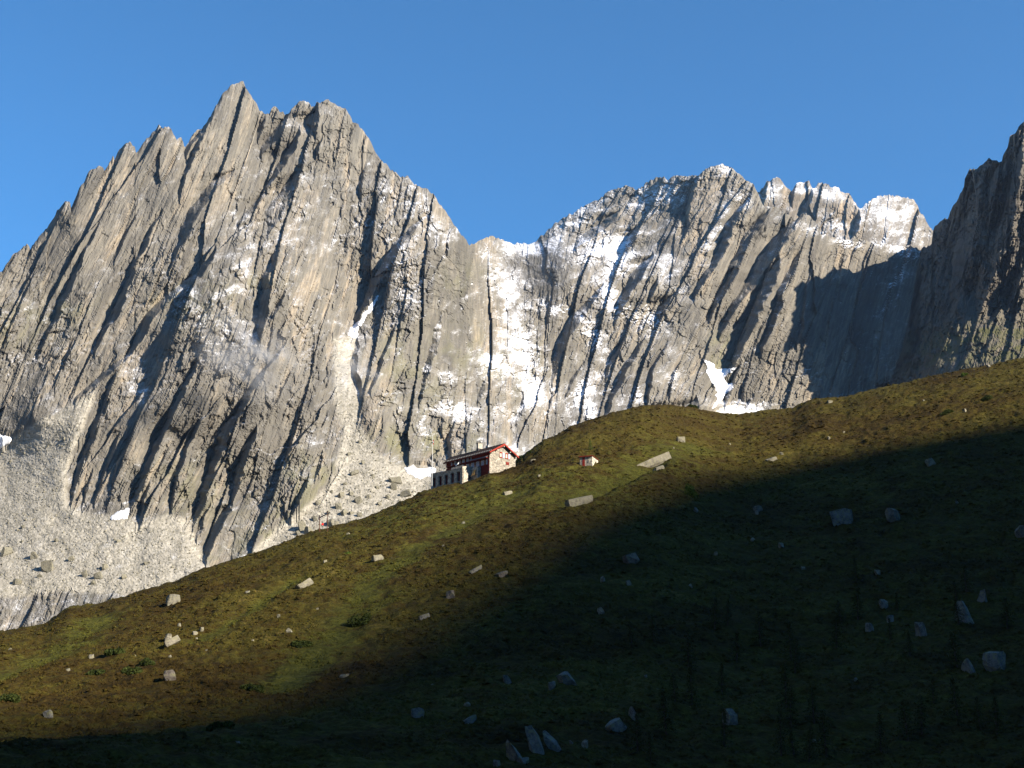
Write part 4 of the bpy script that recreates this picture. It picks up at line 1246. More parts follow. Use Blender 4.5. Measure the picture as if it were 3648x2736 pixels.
# sunlit end wall with a rounded top
pts = [(xr, yf + 0.02, -6.0)] + [(xr, yf + 0.02 + s * 3.95, 0.95 + 0.33 * math.sin(min(1, s * 1.25) * math.pi * 0.62)) for s in np.linspace(0, 1, 9)] + [(xr, -0.03, -6.0)]
MB().prism(pts, (-0.49, 0, 0)).build('end_wall', M['lightened'], ter)
MB().box(xr + 0.005, -3.9, -0.95, -0.55, -3.5, 0.95).build('stair_wall', M['lightened'], ter)
MB().box(-3.89, -3.45, -1.0, 0.35, -3.0, 1.05).build('stair_pier', M['lightened'], ter)
MB().box(xr + 0.01, xr + 0.3, -2.0, -1.5, -1.9, -1.1).build('niche', M['dark'], ter)
rail = MB()
rail.box(-10.9, -6.2, yf + 0.20, yf + 0.26, 1.35, 1.43); rail.box(-10.9, -6.2, yf + 0.2, yf + 0.26, 0.72, 0.78)
rl = rail.build('railing', M['grey'], ter)
for k in range(24):
    x = -10.9 + k * 4.66 / 23
    MB().box(x, x + 0.13, yf + 0.265, yf + 0.30, topz(x) + 0.1, 1.42).build('picket', M['grey'], rl)
bd = empty('leaning_board', HUT_O, HUT_TH)
tag(bd, 'yellow wooden board leaning on the low wall beside the terrace end', 'board')
MB().prism([(-5.4, -1.75, -1.55), (-4.1, -1.75, -1.25), (-4.1, -1.0, 0.35), (-5.2, -1.0, 0.15)], (0, 0.06, 0.03)).build('plank_sheet', M['wood'], bd)
pn = empty('folded_sunshade', HUT_O, HUT_TH)
tag(pn, 'white tilted sunshade standing on the terrace behind the railing', 'sunshade')
MB().bar((-9.6, -3.0, -0.04), (-9.6, -3.0, 2.2), 0.05).build('pole', M['grey'], pn)
MB().prism([(-10.1, -3.1, 1.75), (-9.1, -3.1, 2.1), (-9.0, -2.9, 2.6), (-10.0, -2.9, 2.2)], (0.02, 0.25, 0.05)).build('shade_cloth', M['white'], pn)
bx = empty('water_barrel', HUT_O, HUT_TH)
tag(bx, 'blue barrel on the terrace at the far end of the hut', 'barrel')
b_ = MB().bar((-15.9, -2.6, -0.04), (-15.9, -2.6, 1.25), 0.5, 12).build('drum', M['blue'], bx)
MB().bar((-15.9, -2.6, 1.252), (-15.9, -2.6, 1.32), 0.53, 12).build('lid', M['blue'], bx)

# ---------------------------------------------------------------- flagpole
fp0 = at(1538.5, 1740, 357.0)
fz = hill_z(fp0[0], fp0[1])
flag = empty('flagpole', (fp0[0], fp0[1], float(fz) - 0.3))
tag(flag, 'tall white flagpole with limp red and white flag at the end of the terrace', 'flagpole')
fh = at(1541, 1549, 357.0)[2] - (float(fz) - 0.3)
MB().bar((0, 0, 0), (0, 0, fh), 0.075, 8, 0.045).build('pole', M['white'], flag)
MB().bar((0, 0, fh), (0, 0, fh + 0.14), 0.09, 8).build('finial', M['cream'], flag)
fl = MB()
for (z0, z1, x0, x1) in ((fh - 2.9, fh - 1.5, 0.06, 0.3),):
    n = 6
    for k in range(n):
        a = x0 + (x1 - x0) * k / n; c = x0 + (x1 - x0) * (k + 1) / n
        y0 = 0.08 * math.sin(k * 1.8); y1 = 0.08 * math.sin((k + 1) * 1.8)
        fl.prism([(a, y0, z0 + 0.1 * k), (c, y1, z0 + 0.1 * k + 0.1), (c, y1, z1), (a, y0, z1)], (0, 0.02, 0))
fl.build('flag', M['signal'], flag)
MB().box(0.1, 0.26, -0.14, -0.10, fh - 2.2, fh - 1.85).build('flag_cross', M['white'], flag)

# ---------------------------------------------------------------- the small store shed up the slope
SH_D = 322.0
sg = ground([2110], [1662])[0]
SO = at(2110.4, 1660, float(sg[1]))
k_ = sg[1] / 322.0
shed = empty('stone_shed', SO, R(-18.5))
tag(shed, 'small stone shed with red door and flat red roof uphill from the hut', 'shed')
k_ *= 0.71
sl, sw2, sh_ = 4.25 * k_, 5.2 * k_ / 0.71, 2.35 * k_ / 0.71
MB().box(-sl, -3.4 * k_, 0, 0.3, -2.5, sh_).build('front_wall', M['lightened'], shed)
MB().box(-2.55 * k_, -0.31, 0.0, 0.3, -2.5, sh_ - 0.02).build('front_wall', M['lightened'], shed)
MB().box(-0.3, 0, -0.01, sw2, -2.5, sh_ + 0.01).build('side_wall', M['lightened'], shed)
MB().box(-sl, -0.31, sw2 - 0.3, sw2, -2.5, sh_).build('rear_wall', M['lightened'], shed)
MB().box(-sl, -sl + 0.3, 0.31, sw2 - 0.31, -2.5, sh_).build('side_wall', M['lightened'], shed)
dr = MB().box(-3.39 * k_, -2.56 * k_, -0.04, 0.1, -0.5, sh_ - 0.03).build('door', M['red'], shed)
MB().box(-3.1 * k_, -2.85 * k_, -0.075, -0.045, sh_ - 0.75, sh_ - 0.45).build('door_pane', M['dark'], dr)
wn = MB().box(-1.55 * k_, -1.0 * k_, -0.05, -0.005, 0.95, 1.6).build('window', M['cream'], shed)
MB().box(-1.32 * k_, -1.22 * k_, -0.07, -0.051, 1.0, 1.55).build('mullion', M['dark'], wn)
MB().box(-2.54 * k_, -0.32, -0.08, -0.005, -0.35, 0.12).build('base_board', M['dred'], shed)
MB().prism([(-sl - 0.16, -0.2, sh_ + 0.02), (0.18, -0.2, sh_ + 0.05), (0.18, sw2 + 0.2, sh_ + 0.12), (-sl - 0.16, sw2 + 0.2, sh_ + 0.09)], (0, 0, 0.10)).build('roof', M['dred'], shed)
MB().prism([(-sl - 0.17, -0.25, sh_ - 0.06), (0.19, -0.25, sh_ - 0.03), (0.19, -0.25, sh_ + 0.16), (-sl - 0.17, -0.25, sh_ + 0.13)], (0, 0.045, 0)).build('fascia', M['red'], shed)

# ---------------------------------------------------------------- the goods lift frame below the hut
g1 = ground([1138.8], [1897])[0]; g2 = ground([1166.9], [1886])[0]
Dl = float(g1[1])
lift = empty('lift_frame', at(1138.8, 1900, Dl))
tag(lift, 'rusty two-post frame with a cross beam at the edge of the scree', 'frame')
o_ = np.array(lift.location)
loc = lambda x, y: tuple(at(x, y, Dl) - o_)
MB().bar(loc(1138.6, 1915), loc(1139.0, 1835), 0.10, 8).build('post', M['rust'], lift)
MB().bar(loc(1166.7, 1902), loc(1167.2, 1823), 0.08, 8).build('post', M['rust'], lift)
MB().bar(loc(1134.5, 1846), loc(1176.5, 1825.5), 0.14, 8).build('cross_beam', M['dark'], lift)
MB().bar(loc(1137, 1851), loc(1137.6, 1836), 0.17, 8).build('pulley_block', M['dark'], lift)
mk = empty('marker_disc', at(1149.3, 1867.6, Dl - 0.1))
tag(mk, 'bright red round marker hanging under the rusty frame', 'marker')
MB().bar((0, 0.04, 0), (0, -0.04, 0), 0.27, 16).build('disc', M['signal'], mk)
MB().bar((0, 0, 0.26), tuple(at(1149.3, 1838.8, Dl - 0.1) - np.array(mk.location)), 0.02, 6).build('wire', M['dark'], mk)
# ================================================================ BOULDERS
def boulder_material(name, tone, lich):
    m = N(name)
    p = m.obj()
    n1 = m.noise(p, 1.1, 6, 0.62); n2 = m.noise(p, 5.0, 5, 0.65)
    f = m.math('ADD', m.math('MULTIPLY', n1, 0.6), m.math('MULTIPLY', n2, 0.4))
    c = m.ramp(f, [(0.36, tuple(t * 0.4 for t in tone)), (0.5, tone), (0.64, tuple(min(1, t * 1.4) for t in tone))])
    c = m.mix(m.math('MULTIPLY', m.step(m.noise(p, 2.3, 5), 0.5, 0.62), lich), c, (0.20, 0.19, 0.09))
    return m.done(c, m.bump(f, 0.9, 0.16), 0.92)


MB_PALE = boulder_material('pale_granite_boulder', (0.205, 0.188, 0.145), 0.5)
MB_GREY_SHADE = boulder_material('shaded_grey_boulder', (0.155, 0.148, 0.132), 0.7)  # grey granite coloured darker for the boulders and crags lying in shade
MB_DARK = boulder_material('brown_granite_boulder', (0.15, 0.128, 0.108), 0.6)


def rock_mesh(seed, lx, ly, lz, kind='block', rough=0.12):
    """a block broken by a few random planes, edges worn"""
    r = np.random.default_rng(seed)
    bm = bmesh.new()
    bmesh.ops.create_cube(bm, size=2.0)
    cuts = {'block': 9, 'round': 18, 'slab': 6, 'spike': 8}[kind]
    for _ in range(cuts):
        d = r.normal(size=3); d /= np.linalg.norm(d)
        if kind == 'spike':
            d[2] = abs(d[2]) * 0.5 + 0.1; d /= np.linalg.norm(d)
            off = r.uniform(0.55, 0.85)
        elif kind == 'slab':
            off = np.abs(d).sum() * r.uniform(0.66, 0.86)
        elif kind == 'round':
            off = r.uniform(0.84, 1.02)
        else:
            off = np.abs(d).sum() * r.uniform(0.52, 0.78)
        g = bm.verts[:] + bm.edges[:] + bm.faces[:]
        bmesh.ops.bisect_plane(bm, geom=g, plane_co=tuple(d * off), plane_no=tuple(d), clear_outer=True)
        ed = [e_ for e_ in bm.edges if e_.is_boundary]
        if ed:
            bmesh.ops.holes_fill(bm, edges=ed)
    for v in bm.verts:
        v.co = (v.co.x * lx / 2, v.co.y * ly / 2, v.co.z * lz / 2)
    sz = min(lx, ly, lz)
    bmesh.ops.bevel(bm, geom=bm.edges[:], offset=sz * 0.09, segments=2, affect='EDGES', clamp_overlap=True)
    bmesh.ops.triangulate(bm, faces=bm.faces)
    bmesh.ops.subdivide_edges(bm, edges=[e_ for e_ in bm.edges if e_.calc_length() > sz * 0.35], cuts=1)
    bmesh.ops.triangulate(bm, faces=bm.faces)
    for v in bm.verts:
        k = (_h(np.array(round(v.co.x * 9100)), np.array(round(v.co.y * 5700 + v.co.z * 13100)), seed) - 0.5) * rough * sz * 0.5
        k += float(vnoise(v.co.x / sz * 1.3 + seed, v.co.y / sz * 1.3 + v.co.z / sz, seed)) * 0.10 * sz
        v.co += v.co.normalized() * float(k)
    me = bpy.data.meshes.new('boulder')
    bm.to_mesh(me); bm.free()
    return me


NOW = [0]


def boulder(x, y, w_, h_, tilt, kind, mat, label, group=None, on=None, sink=0.40, cat='boulder', name='boulder', deep=0.8):
    """a boulder seen at photo pixel x (middle), y (foot), w_ x h_ photo pixels in size"""
    if kind == 'slab':
        sink = 0.22
    NOW[0] += 1
    if on is None:
        g = ground([x], [y])[0]
    else:
        Xg, Yg, Pg = on
        j = int(np.clip(np.searchsorted(Xg[0], x), 0, Xg.shape[1] - 1)); i = int(np.argmin(np.abs(Yg[:, j] - y)))
        g = Pg[i, j]
    s = float(np.hypot(g[0], g[1])) / FOC
    lx, lz = w_ * s, h_ * s
    ly = max(lz * 0.8, lx * deep * 0.7) if kind != 'slab' else max(lz * 1.1, lx * 0.28)
    lx *= 1.12 if kind == 'slab' else 1.0
    if y > 1950 and on is None and mat is G_:
        lx, ly, lz = lx * 0.8, ly * 0.8, lz * 0.8
    me = rock_mesh(900 + NOW[0] * 7, lx, ly, lz * (1 + sink), kind)
    me.materials.append(mat)
    o = bpy.data.objects.new(name, me)
    col.objects.link(o)
    o.location = (g[0], g[1], g[2] + lz * (0.5 - sink * 0.6))
    o.rotation_euler = (random.uniform(-0.12, 0.12), R(-tilt), (random.uniform(0.45, 0.7) if kind == 'slab' else random.uniform(-0.2, 0.9)))
    tag(o, label, cat, group)
    return o


SMALL = 'stones strewn over the heath slope'
P_, G_, K_ = MB_PALE, MB_GREY_SHADE, MB_DARK
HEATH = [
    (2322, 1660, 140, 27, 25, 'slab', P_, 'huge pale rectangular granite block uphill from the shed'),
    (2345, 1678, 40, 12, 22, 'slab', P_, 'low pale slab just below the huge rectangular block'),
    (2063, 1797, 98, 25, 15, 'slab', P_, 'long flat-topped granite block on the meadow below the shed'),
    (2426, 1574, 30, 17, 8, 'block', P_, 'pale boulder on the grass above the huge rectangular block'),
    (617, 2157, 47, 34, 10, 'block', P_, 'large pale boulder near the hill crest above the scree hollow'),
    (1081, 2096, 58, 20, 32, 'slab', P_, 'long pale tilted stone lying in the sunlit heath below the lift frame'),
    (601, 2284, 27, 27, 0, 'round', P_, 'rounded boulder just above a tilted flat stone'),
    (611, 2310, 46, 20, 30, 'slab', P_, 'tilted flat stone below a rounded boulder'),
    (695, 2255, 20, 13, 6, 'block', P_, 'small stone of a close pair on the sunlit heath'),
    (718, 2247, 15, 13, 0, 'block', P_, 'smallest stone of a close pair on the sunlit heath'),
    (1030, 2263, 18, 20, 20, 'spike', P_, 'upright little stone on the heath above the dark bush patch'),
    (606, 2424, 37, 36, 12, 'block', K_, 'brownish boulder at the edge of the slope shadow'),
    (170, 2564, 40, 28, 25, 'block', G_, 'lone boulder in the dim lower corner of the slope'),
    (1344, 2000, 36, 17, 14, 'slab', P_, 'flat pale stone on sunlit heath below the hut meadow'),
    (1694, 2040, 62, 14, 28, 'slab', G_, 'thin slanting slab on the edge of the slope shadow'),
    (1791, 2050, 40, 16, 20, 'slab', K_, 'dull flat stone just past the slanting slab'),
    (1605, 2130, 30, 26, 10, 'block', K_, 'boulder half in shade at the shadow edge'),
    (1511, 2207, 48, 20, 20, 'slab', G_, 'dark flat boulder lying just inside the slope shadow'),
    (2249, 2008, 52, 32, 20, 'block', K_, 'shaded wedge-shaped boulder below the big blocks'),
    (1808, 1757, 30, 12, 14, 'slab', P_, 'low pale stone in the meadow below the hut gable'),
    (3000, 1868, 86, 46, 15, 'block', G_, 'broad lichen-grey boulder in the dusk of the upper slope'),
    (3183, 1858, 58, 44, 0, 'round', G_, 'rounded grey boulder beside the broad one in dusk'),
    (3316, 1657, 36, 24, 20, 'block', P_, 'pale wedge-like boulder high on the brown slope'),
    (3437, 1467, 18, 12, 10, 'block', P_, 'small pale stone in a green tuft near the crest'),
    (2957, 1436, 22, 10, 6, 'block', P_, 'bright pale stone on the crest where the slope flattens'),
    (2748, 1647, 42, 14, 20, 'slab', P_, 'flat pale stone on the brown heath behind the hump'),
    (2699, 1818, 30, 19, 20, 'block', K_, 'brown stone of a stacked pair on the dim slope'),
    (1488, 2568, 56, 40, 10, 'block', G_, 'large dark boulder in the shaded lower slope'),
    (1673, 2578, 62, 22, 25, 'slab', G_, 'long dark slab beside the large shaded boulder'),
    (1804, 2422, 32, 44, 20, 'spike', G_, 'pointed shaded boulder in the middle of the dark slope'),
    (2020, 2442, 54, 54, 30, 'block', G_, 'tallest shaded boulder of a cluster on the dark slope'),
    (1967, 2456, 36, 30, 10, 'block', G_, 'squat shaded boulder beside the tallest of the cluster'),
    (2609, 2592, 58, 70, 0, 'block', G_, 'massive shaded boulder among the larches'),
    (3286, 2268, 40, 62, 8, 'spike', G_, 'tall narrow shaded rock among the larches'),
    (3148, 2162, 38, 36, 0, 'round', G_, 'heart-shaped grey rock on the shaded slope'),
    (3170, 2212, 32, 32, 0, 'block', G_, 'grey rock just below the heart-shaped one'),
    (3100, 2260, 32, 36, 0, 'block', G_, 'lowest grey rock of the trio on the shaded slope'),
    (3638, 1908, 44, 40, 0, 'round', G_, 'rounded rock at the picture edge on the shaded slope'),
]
for b in HEATH:
    boulder(*b)
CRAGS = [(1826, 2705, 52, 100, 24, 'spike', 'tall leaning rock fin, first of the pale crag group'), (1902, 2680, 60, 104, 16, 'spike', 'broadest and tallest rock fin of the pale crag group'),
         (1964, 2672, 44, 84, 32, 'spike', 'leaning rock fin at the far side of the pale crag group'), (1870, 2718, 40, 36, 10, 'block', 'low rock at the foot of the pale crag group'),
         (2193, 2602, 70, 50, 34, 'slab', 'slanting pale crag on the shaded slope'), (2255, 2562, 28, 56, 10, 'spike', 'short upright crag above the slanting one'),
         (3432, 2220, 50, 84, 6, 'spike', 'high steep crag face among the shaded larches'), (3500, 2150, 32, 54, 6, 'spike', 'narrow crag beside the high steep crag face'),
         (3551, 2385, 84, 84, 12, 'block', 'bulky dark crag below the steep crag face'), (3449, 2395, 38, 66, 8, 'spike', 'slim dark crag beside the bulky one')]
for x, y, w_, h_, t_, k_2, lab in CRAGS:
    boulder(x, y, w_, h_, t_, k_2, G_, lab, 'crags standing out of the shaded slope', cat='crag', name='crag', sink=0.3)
for x, y, w_, h_ in [(639, 2232, 11, 14), (326, 2341, 17, 15), (242, 2387, 13, 9), (881, 2113, 22, 11), (1158, 2005, 15, 9), (36, 2320, 14, 8), (993, 2199, 12, 12), (846, 2656, 20, 12), (1225, 2413, 32, 13), (2147, 2078, 20, 20), (2240, 2086, 20, 18),
                   (2140, 2184, 22, 22), (1664, 2526, 24, 16), (2084, 2656, 15, 28), (2037, 2656, 10, 33), (2696, 1836, 14, 16), (2479, 1828, 16, 18), (3125, 2047, 18, 22), (2784, 1950, 30, 18), (2682, 1930, 18, 14), (2784, 1621, 13, 8), (2953, 1567, 18, 10),
                   (3006, 1543, 10, 7), (1921, 1698, 12, 9), (1900, 1644, 22, 8), (700, 2280, 9, 7), (480, 2344, 8, 7), (420, 2330, 7, 6), (605, 2352, 9, 7), (735, 2322, 9, 7), (1580, 1945, 10, 6), (2600, 1585, 9, 6), (2400, 1600, 8, 5), (3290, 1430, 9, 6), (3520, 1310, 16, 8), (3410, 1800, 12, 9),
                   (2550, 1975, 14, 12), (2860, 2030, 14, 12), (1540, 2440, 12, 10), (1770, 2726, 26, 34), (2300, 2420, 16, 12), (1240, 1908, 14, 8), (1650, 1865, 12, 7), (900, 2290, 9, 7), (1130, 2170, 10, 6), (2460, 2090, 14, 12), (3050, 2430, 18, 16), (2900, 2640, 24, 14)]:
    boulder(x, y, w_, h_, random.uniform(0, 22), random.choice(['block', 'round']), random.choice([P_, P_, G_]), 'small loose stone lying in the heath', SMALL, cat='stone', name='stone')

XM, YM, PM = MAIN[1], MAIN[2], MAIN[3]
ON = (XM, YM, PM)
SCREE = [(1206, 1810, 24, 22, 'boulder casting a shadow on the scree above the lift frame'), (1225, 1832, 26, 22, 'blunt boulder behind the lift frame on the scree'), (1278, 1842, 24, 18, 'boulder at the lower edge of the scree by the grass'),
         (1274, 1790, 30, 24, 'grey square-sided boulder high on the scree fan'), (1180, 1872, 28, 30, 'split boulder beside the lift frame post'), (1074, 1888, 34, 36, 'greenish boulder at the foot of the scree fan'),
         (1262, 1690, 38, 14, 'long flat stone in the upper scree fan'), (1406, 1718, 50, 24, 'broad slab stone on the scree near the snow patch'), (1400, 1740, 28, 24, 'dark boulder below the broad slab stone on the scree'),
         (1442, 1765, 44, 20, 'greenish flat boulder at the scree edge near the terrace'), (21, 1974, 46, 28, 'big pale boulder at the picture edge on the scree hollow'), (165, 2030, 46, 36, 'hummocky boulder in the middle of the scree hollow')]
for x, y, w_, h_, lab in SCREE:
    boulder(x, y, w_ * 0.85, h_ * 0.85, random.uniform(0, 25), 'block', P_, lab, 'big boulders on the scree', on=ON)
for x, y, w_ in [(1248, 1832, 18), (1196, 1868, 20), (1095, 1898, 26), (1134, 1795, 18), (1213, 1770, 22), (1250, 1762, 20), (1328, 1698, 13), (1280, 1577, 14), (118, 1988, 24), (141, 2056, 16), (300, 2052, 20), (347, 2058, 24), (370, 2026, 22), (250, 1996, 20), (59, 2078, 28), (1170, 1830, 14),
               (1310, 1770, 16), (1340, 1740, 14), (1230, 1725, 16), (1180, 1755, 14), (1290, 1650, 12), (1240, 1620, 12), (1120, 1850, 18), (1060, 1905, 18), (1380, 1775, 16), (1350, 1800, 16), (200, 1930, 14), (420, 1930, 14), (80, 1880, 14), (520, 2010, 16), (330, 2080, 20), (440, 2060, 18)]:
    boulder(x, y, w_, w_ * random.uniform(0.55, 0.9), random.uniform(0, 25), 'block', P_, 'loose grey stone lying on the scree', 'stones on the scree', on=ON, cat='stone', name='stone')

# the countless small stones of the scree, one body
vs = []; fs = []; nv = 0
octa = np.array([(1, 0, 0), (-1, 0, 0), (0, 1, 0), (0, -1, 0), (0, 0, 1), (0, 0, -1)], float)
of = np.array([(0, 2, 4), (2, 1, 4), (1, 3, 4), (3, 0, 4), (2, 0, 5), (1, 2, 5), (3, 1, 5), (0, 3, 5)])
tmask = MAIN[4] > 0.6
ii, jj = np.where(tmask)
pick = rng.choice(len(ii), 9000, replace=False)
for k in pick:
    p = PM[ii[k], jj[k]]
    s = 0.22 + 0.6 * rng.random() ** 3 * (1.6 if rng.random() < 0.12 else 1)
    vs.append(p + octa * s * rng.uniform(0.6, 1.4, 3) + rng.normal(size=(6, 3)) * s * 0.22)
    fs.append(of + nv); nv += 6
so = tri_object('scree_stones', np.concatenate(vs), np.concatenate(fs), MB_PALE)
tag(so, 'countless small grey stones covering the scree slopes', None, None, 'stuff')

# ---------------------------------------------------------------- old snow lying in hollows and couloirs
PATCHES = [([(2498, 1265), (2531, 1290), (2558, 1314), (2589, 1317), (2634, 1302), (2613, 1326), (2580, 1344), (2589, 1362), (2616, 1374), (2589, 1398), (2558, 1440), (2534, 1462), (2549, 1428), (2555, 1392), (2531, 1356), (2516, 1308)], 'long white snow tongue in the couloir above the hill hump'),
           ([(1442, 1662), (1470, 1656), (1500, 1667), (1530, 1660), (1552, 1672), (1548, 1692), (1500, 1704), (1470, 1692), (1448, 1678)], 'white snow patch on the scree behind the flagpole'),
           ([(388, 1842), (410, 1828), (440, 1818), (460, 1810), (458, 1846), (420, 1852), (395, 1852)], 'small snow patch at the foot of the left rock spur'),
           ([(-80, 1525), (0, 1545), (30, 1558), (50, 1563), (22, 1586), (0, 1602), (-80, 1620)], 'snow patch at the picture edge above the scree hollow'),
           ([(1350, 1036), (1330, 1072), (1308, 1100), (1278, 1140), (1252, 1165), (1232, 1198), (1276, 1206), (1280, 1170), (1304, 1130), (1328, 1098), (1350, 1060)], 'narrow snow strip in the steep gully of the big peak')]
for k, (poly, lab) in enumerate(PATCHES):
    pa = np.array(poly, float)
    c0, c1 = np.searchsorted(XM[0], [pa[:, 0].min() - 25, pa[:, 0].max() + 25])
    r_ = np.where((YM[:, c0:c1] > pa[:, 1].min() - 25) & (YM[:, c0:c1] < pa[:, 1].max() + 25))[0]
    r0, r1 = r_.min(), r_.max() + 1
    x = XM[r0:r1, c0:c1]; y = YM[r0:r1, c0:c1]; Dd = PM[r0:r1, c0:c1, 1].copy()
    m_ = inside(poly, x + 9 * fbm(x / 16, y / 16, 60 + k, 3), y + 9 * fbm(x / 16, y / 16, 70 + k, 3)).astype(float)
    soft = blur(m_, 1, 2)
    Db = blur(Dd, 4, 2)
    lift_ = 1.6 * np.clip(soft - 0.3, 0, 1) + 0.25
    wk = np.clip((soft - 0.35) / 0.5, 0, 1)
    Dn = Dd * (1 - wk) + np.minimum(Dd, Db) * wk - lift_ * wk - 0.2
    keep = soft > 0.35
    Pn = at(x, y, np.where(keep, Dn, Dd))
    z = np.zeros(x.shape)
    o = grid_object('snow_patch', Pn, {'snow': z}, MAT_SNOW, 'stuff', keep)
    tag(o, lab)

# ================================================================ PLANTS
def leaf_material(name, a, b):
    m = N(name)
    p = m.obj()
    n_ = m.noise(p, 1.4, 4)
    return m.done(m.mix(m.step(n_, 0.35, 0.65), a, b), None, 0.8)


M['shrub'] = leaf_material('alder_leaves', (0.026, 0.036, 0.010), (0.052, 0.066, 0.016))
M['bright'] = leaf_material('young_larch_needles', (0.06, 0.10, 0.018), (0.12, 0.17, 0.03))
M['larch'] = leaf_material('larch_needles', (0.045, 0.050, 0.016), (0.080, 0.078, 0.024))
M['bark'] = plain('larch_bark', (0.09, 0.065, 0.05), 0.9, 0.3, 6.0)


def leaf_cloud(pts, size, seed):
    """leaf-sized faces about the points"""
    r = np.random.default_rng(seed)
    n = len(pts)
    a = r.normal(size=(n, 3)); a /= np.linalg.norm(a, axis=1, keepdims=True)
    b = np.cross(a, r.normal(size=(n, 3))); b /= np.linalg.norm(b, axis=1, keepdims=True)
    s = size * r.uniform(0.6, 1.4, (n, 1))
    V = np.stack([pts - a * s, pts + b * s * 0.5, pts + a * s, pts - b * s * 0.5], 1).reshape(-1, 3)
    F = np.arange(n * 4).reshape(n, 4)
    return V, F


def shrub(x, y, w_, h_, mat, label, seed, group=None):
    g = ground([x], [y])[0]
    s = float(np.hypot(g[0], g[1])) / FOC
    rx, rz = w_ * s / 2, h_ * s
    r = np.random.default_rng(seed)
    o = empty('shrub', (g[0], g[1], g[2] - 0.15))
    tag(o, label, 'shrub', group)
    cl = [(r.uniform(-0.7, 0.7) * rx, r.uniform(-0.6, 0.6) * rx * 0.8, r.uniform(0.15, 0.6) * rz, r.uniform(0.25, 0.5)) for _ in range(12)]
    P = []
    for cx, cy, cz, cr in cl:
        d = r.normal(size=(260, 3)); d /= np.linalg.norm(d, axis=1, keepdims=True)
        P.append(np.array([cx, cy, cz]) + d * (r.uniform(0.4, 1.0, (260, 1)) ** 0.5) * np.array([rx * cr, rx * cr, rz * cr]))
    P = np.concatenate(P); P[:, 2] = np.maximum(P[:, 2], 0.05)
    # follow the fall of the ground under the shrub
    gz = hill_z(P[:, 0] + g[0], P[:, 1] + g[1], False) - hill_z(g[0], g[1], False)
    P[:, 2] += gz
    V, F = leaf_cloud(P, 0.12, seed)
    tri_object('foliage', V, F, mat, o)
    st = MB()
    for cx, cy, cz, cr in cl[:5]:
        dz = float(hill_z(g[0] + cx, g[1] + cy, False) - hill_z(g[0], g[1], False))
        st.bar((cx * 0.25, cy * 0.25, dz * 0.25 - 0.3), (cx, cy, cz + dz), 0.05, 5, 0.02)
    st.build('stem', M['bark'], o)


for k, (x, y, w_, h_, m_, lab) in enumerate([
        (1285, 2225, 120, 46, 'shrub', 'large round green shrub in the swale at the shadow edge'), (400, 2338, 76, 26, 'shrub', 'low dark shrub on the sunlit heath below the crest'), (470, 2400, 84, 28, 'shrub', 'spreading dark shrub lowest of three on the heath'),
        (523, 2368, 56, 26, 'shrub', 'bushy dark shrub joined above the spreading one'), (341, 2402, 66, 22, 'shrub', 'flat dark shrub beside the spreading one'), (1078, 2302, 92, 24, 'shrub', 'flat wide shrub on the dimming heath'),
        (35, 2506, 76, 30, 'shrub', 'shaded shrub at the picture edge'), (2457, 1765, 54, 40, 'bright', 'bright green bush on the brown slope below the huge block'), (1240, 1975, 34, 14, 'bright', 'pale green bush on the hill crest meadow'),
        (900, 2460, 90, 26, 'shrub', 'dark shrub in the swale inside the slope shadow'), (780, 2600, 110, 30, 'shrub', 'broad black-green shrub low in the shaded slope'), (1850, 1640, 24, 22, 'shrub', 'small shrub behind the hut gable'),
        (1886, 1616, 26, 16, 'shrub', 'low shrub on the crest beyond the hut'), (2470, 1440, 34, 12, 'shrub', 'low shrub on the back of the hill hump'), (3437, 1340, 30, 14, 'bright', 'small green bush on the upper crest below the buttress'), (3380, 1475, 60, 14, 'shrub', 'green shrub beside a pale stone near the crest'),
        (3510, 1425, 50, 18, 'shrub', 'rounded shrub high on the brown slope')]):
    shrub(x, y, w_, h_, M[m_], lab, 40 + k)


def larch_meshes(seed, h=1.0):
    """a larch of unit height: tapered trunk with limbs, and hanging sprays of needles"""
    r = np.random.default_rng(seed)
    t = MB()
    zz = np.linspace(0, 1, 7)
    lean = r.normal(size=2) * 0.015
    for a, b in zip(zz[:-1], zz[1:]):
        t.bar((lean[0] * a * 4, lean[1] * a * 4, a - 0.03), (lean[0] * b * 4, lean[1] * b * 4, b), 0.022 * (1 - a) + 0.003, 6, 0.022 * (1 - b) + 0.003)
    P = []
    for k in range(46):
        z = 0.10 + 0.88 * (k / 46) ** 0.9
        ln = (0.27 * (1 - z) + 0.02) * r.uniform(0.6, 1.25)
        an = k * 2.4 + r.uniform(-0.4, 0.4)
        d = np.array([math.cos(an), math.sin(an), -0.18])
        b0 = np.array([lean[0] * z * 4, lean[1] * z * 4, z]); b1 = b0 + d * ln
        t.bar(tuple(b0), tuple(b1), 0.005, 4, 0.002)
        n = int(10 + 26 * ln / 0.2)
        s = r.uniform(0.15, 1.05, (n, 1))
        P.append(b0 + d * ln * s + r.normal(size=(n, 3)) * np.array([0.018, 0.018, 0.014]) - np.array([0, 0, 0.012]) * s)
    V, F = leaf_cloud(np.concatenate(P), 0.018, seed)
    return t.mesh('trunk', M['bark']), V, F


LARCH = []
for s in range(4):
    tm_, V, F = larch_meshes(300 + s)
    o = tri_object('crown', V, F, M['larch'])
    LARCH.append((tm_, o.data)); bpy.data.objects.remove(o)


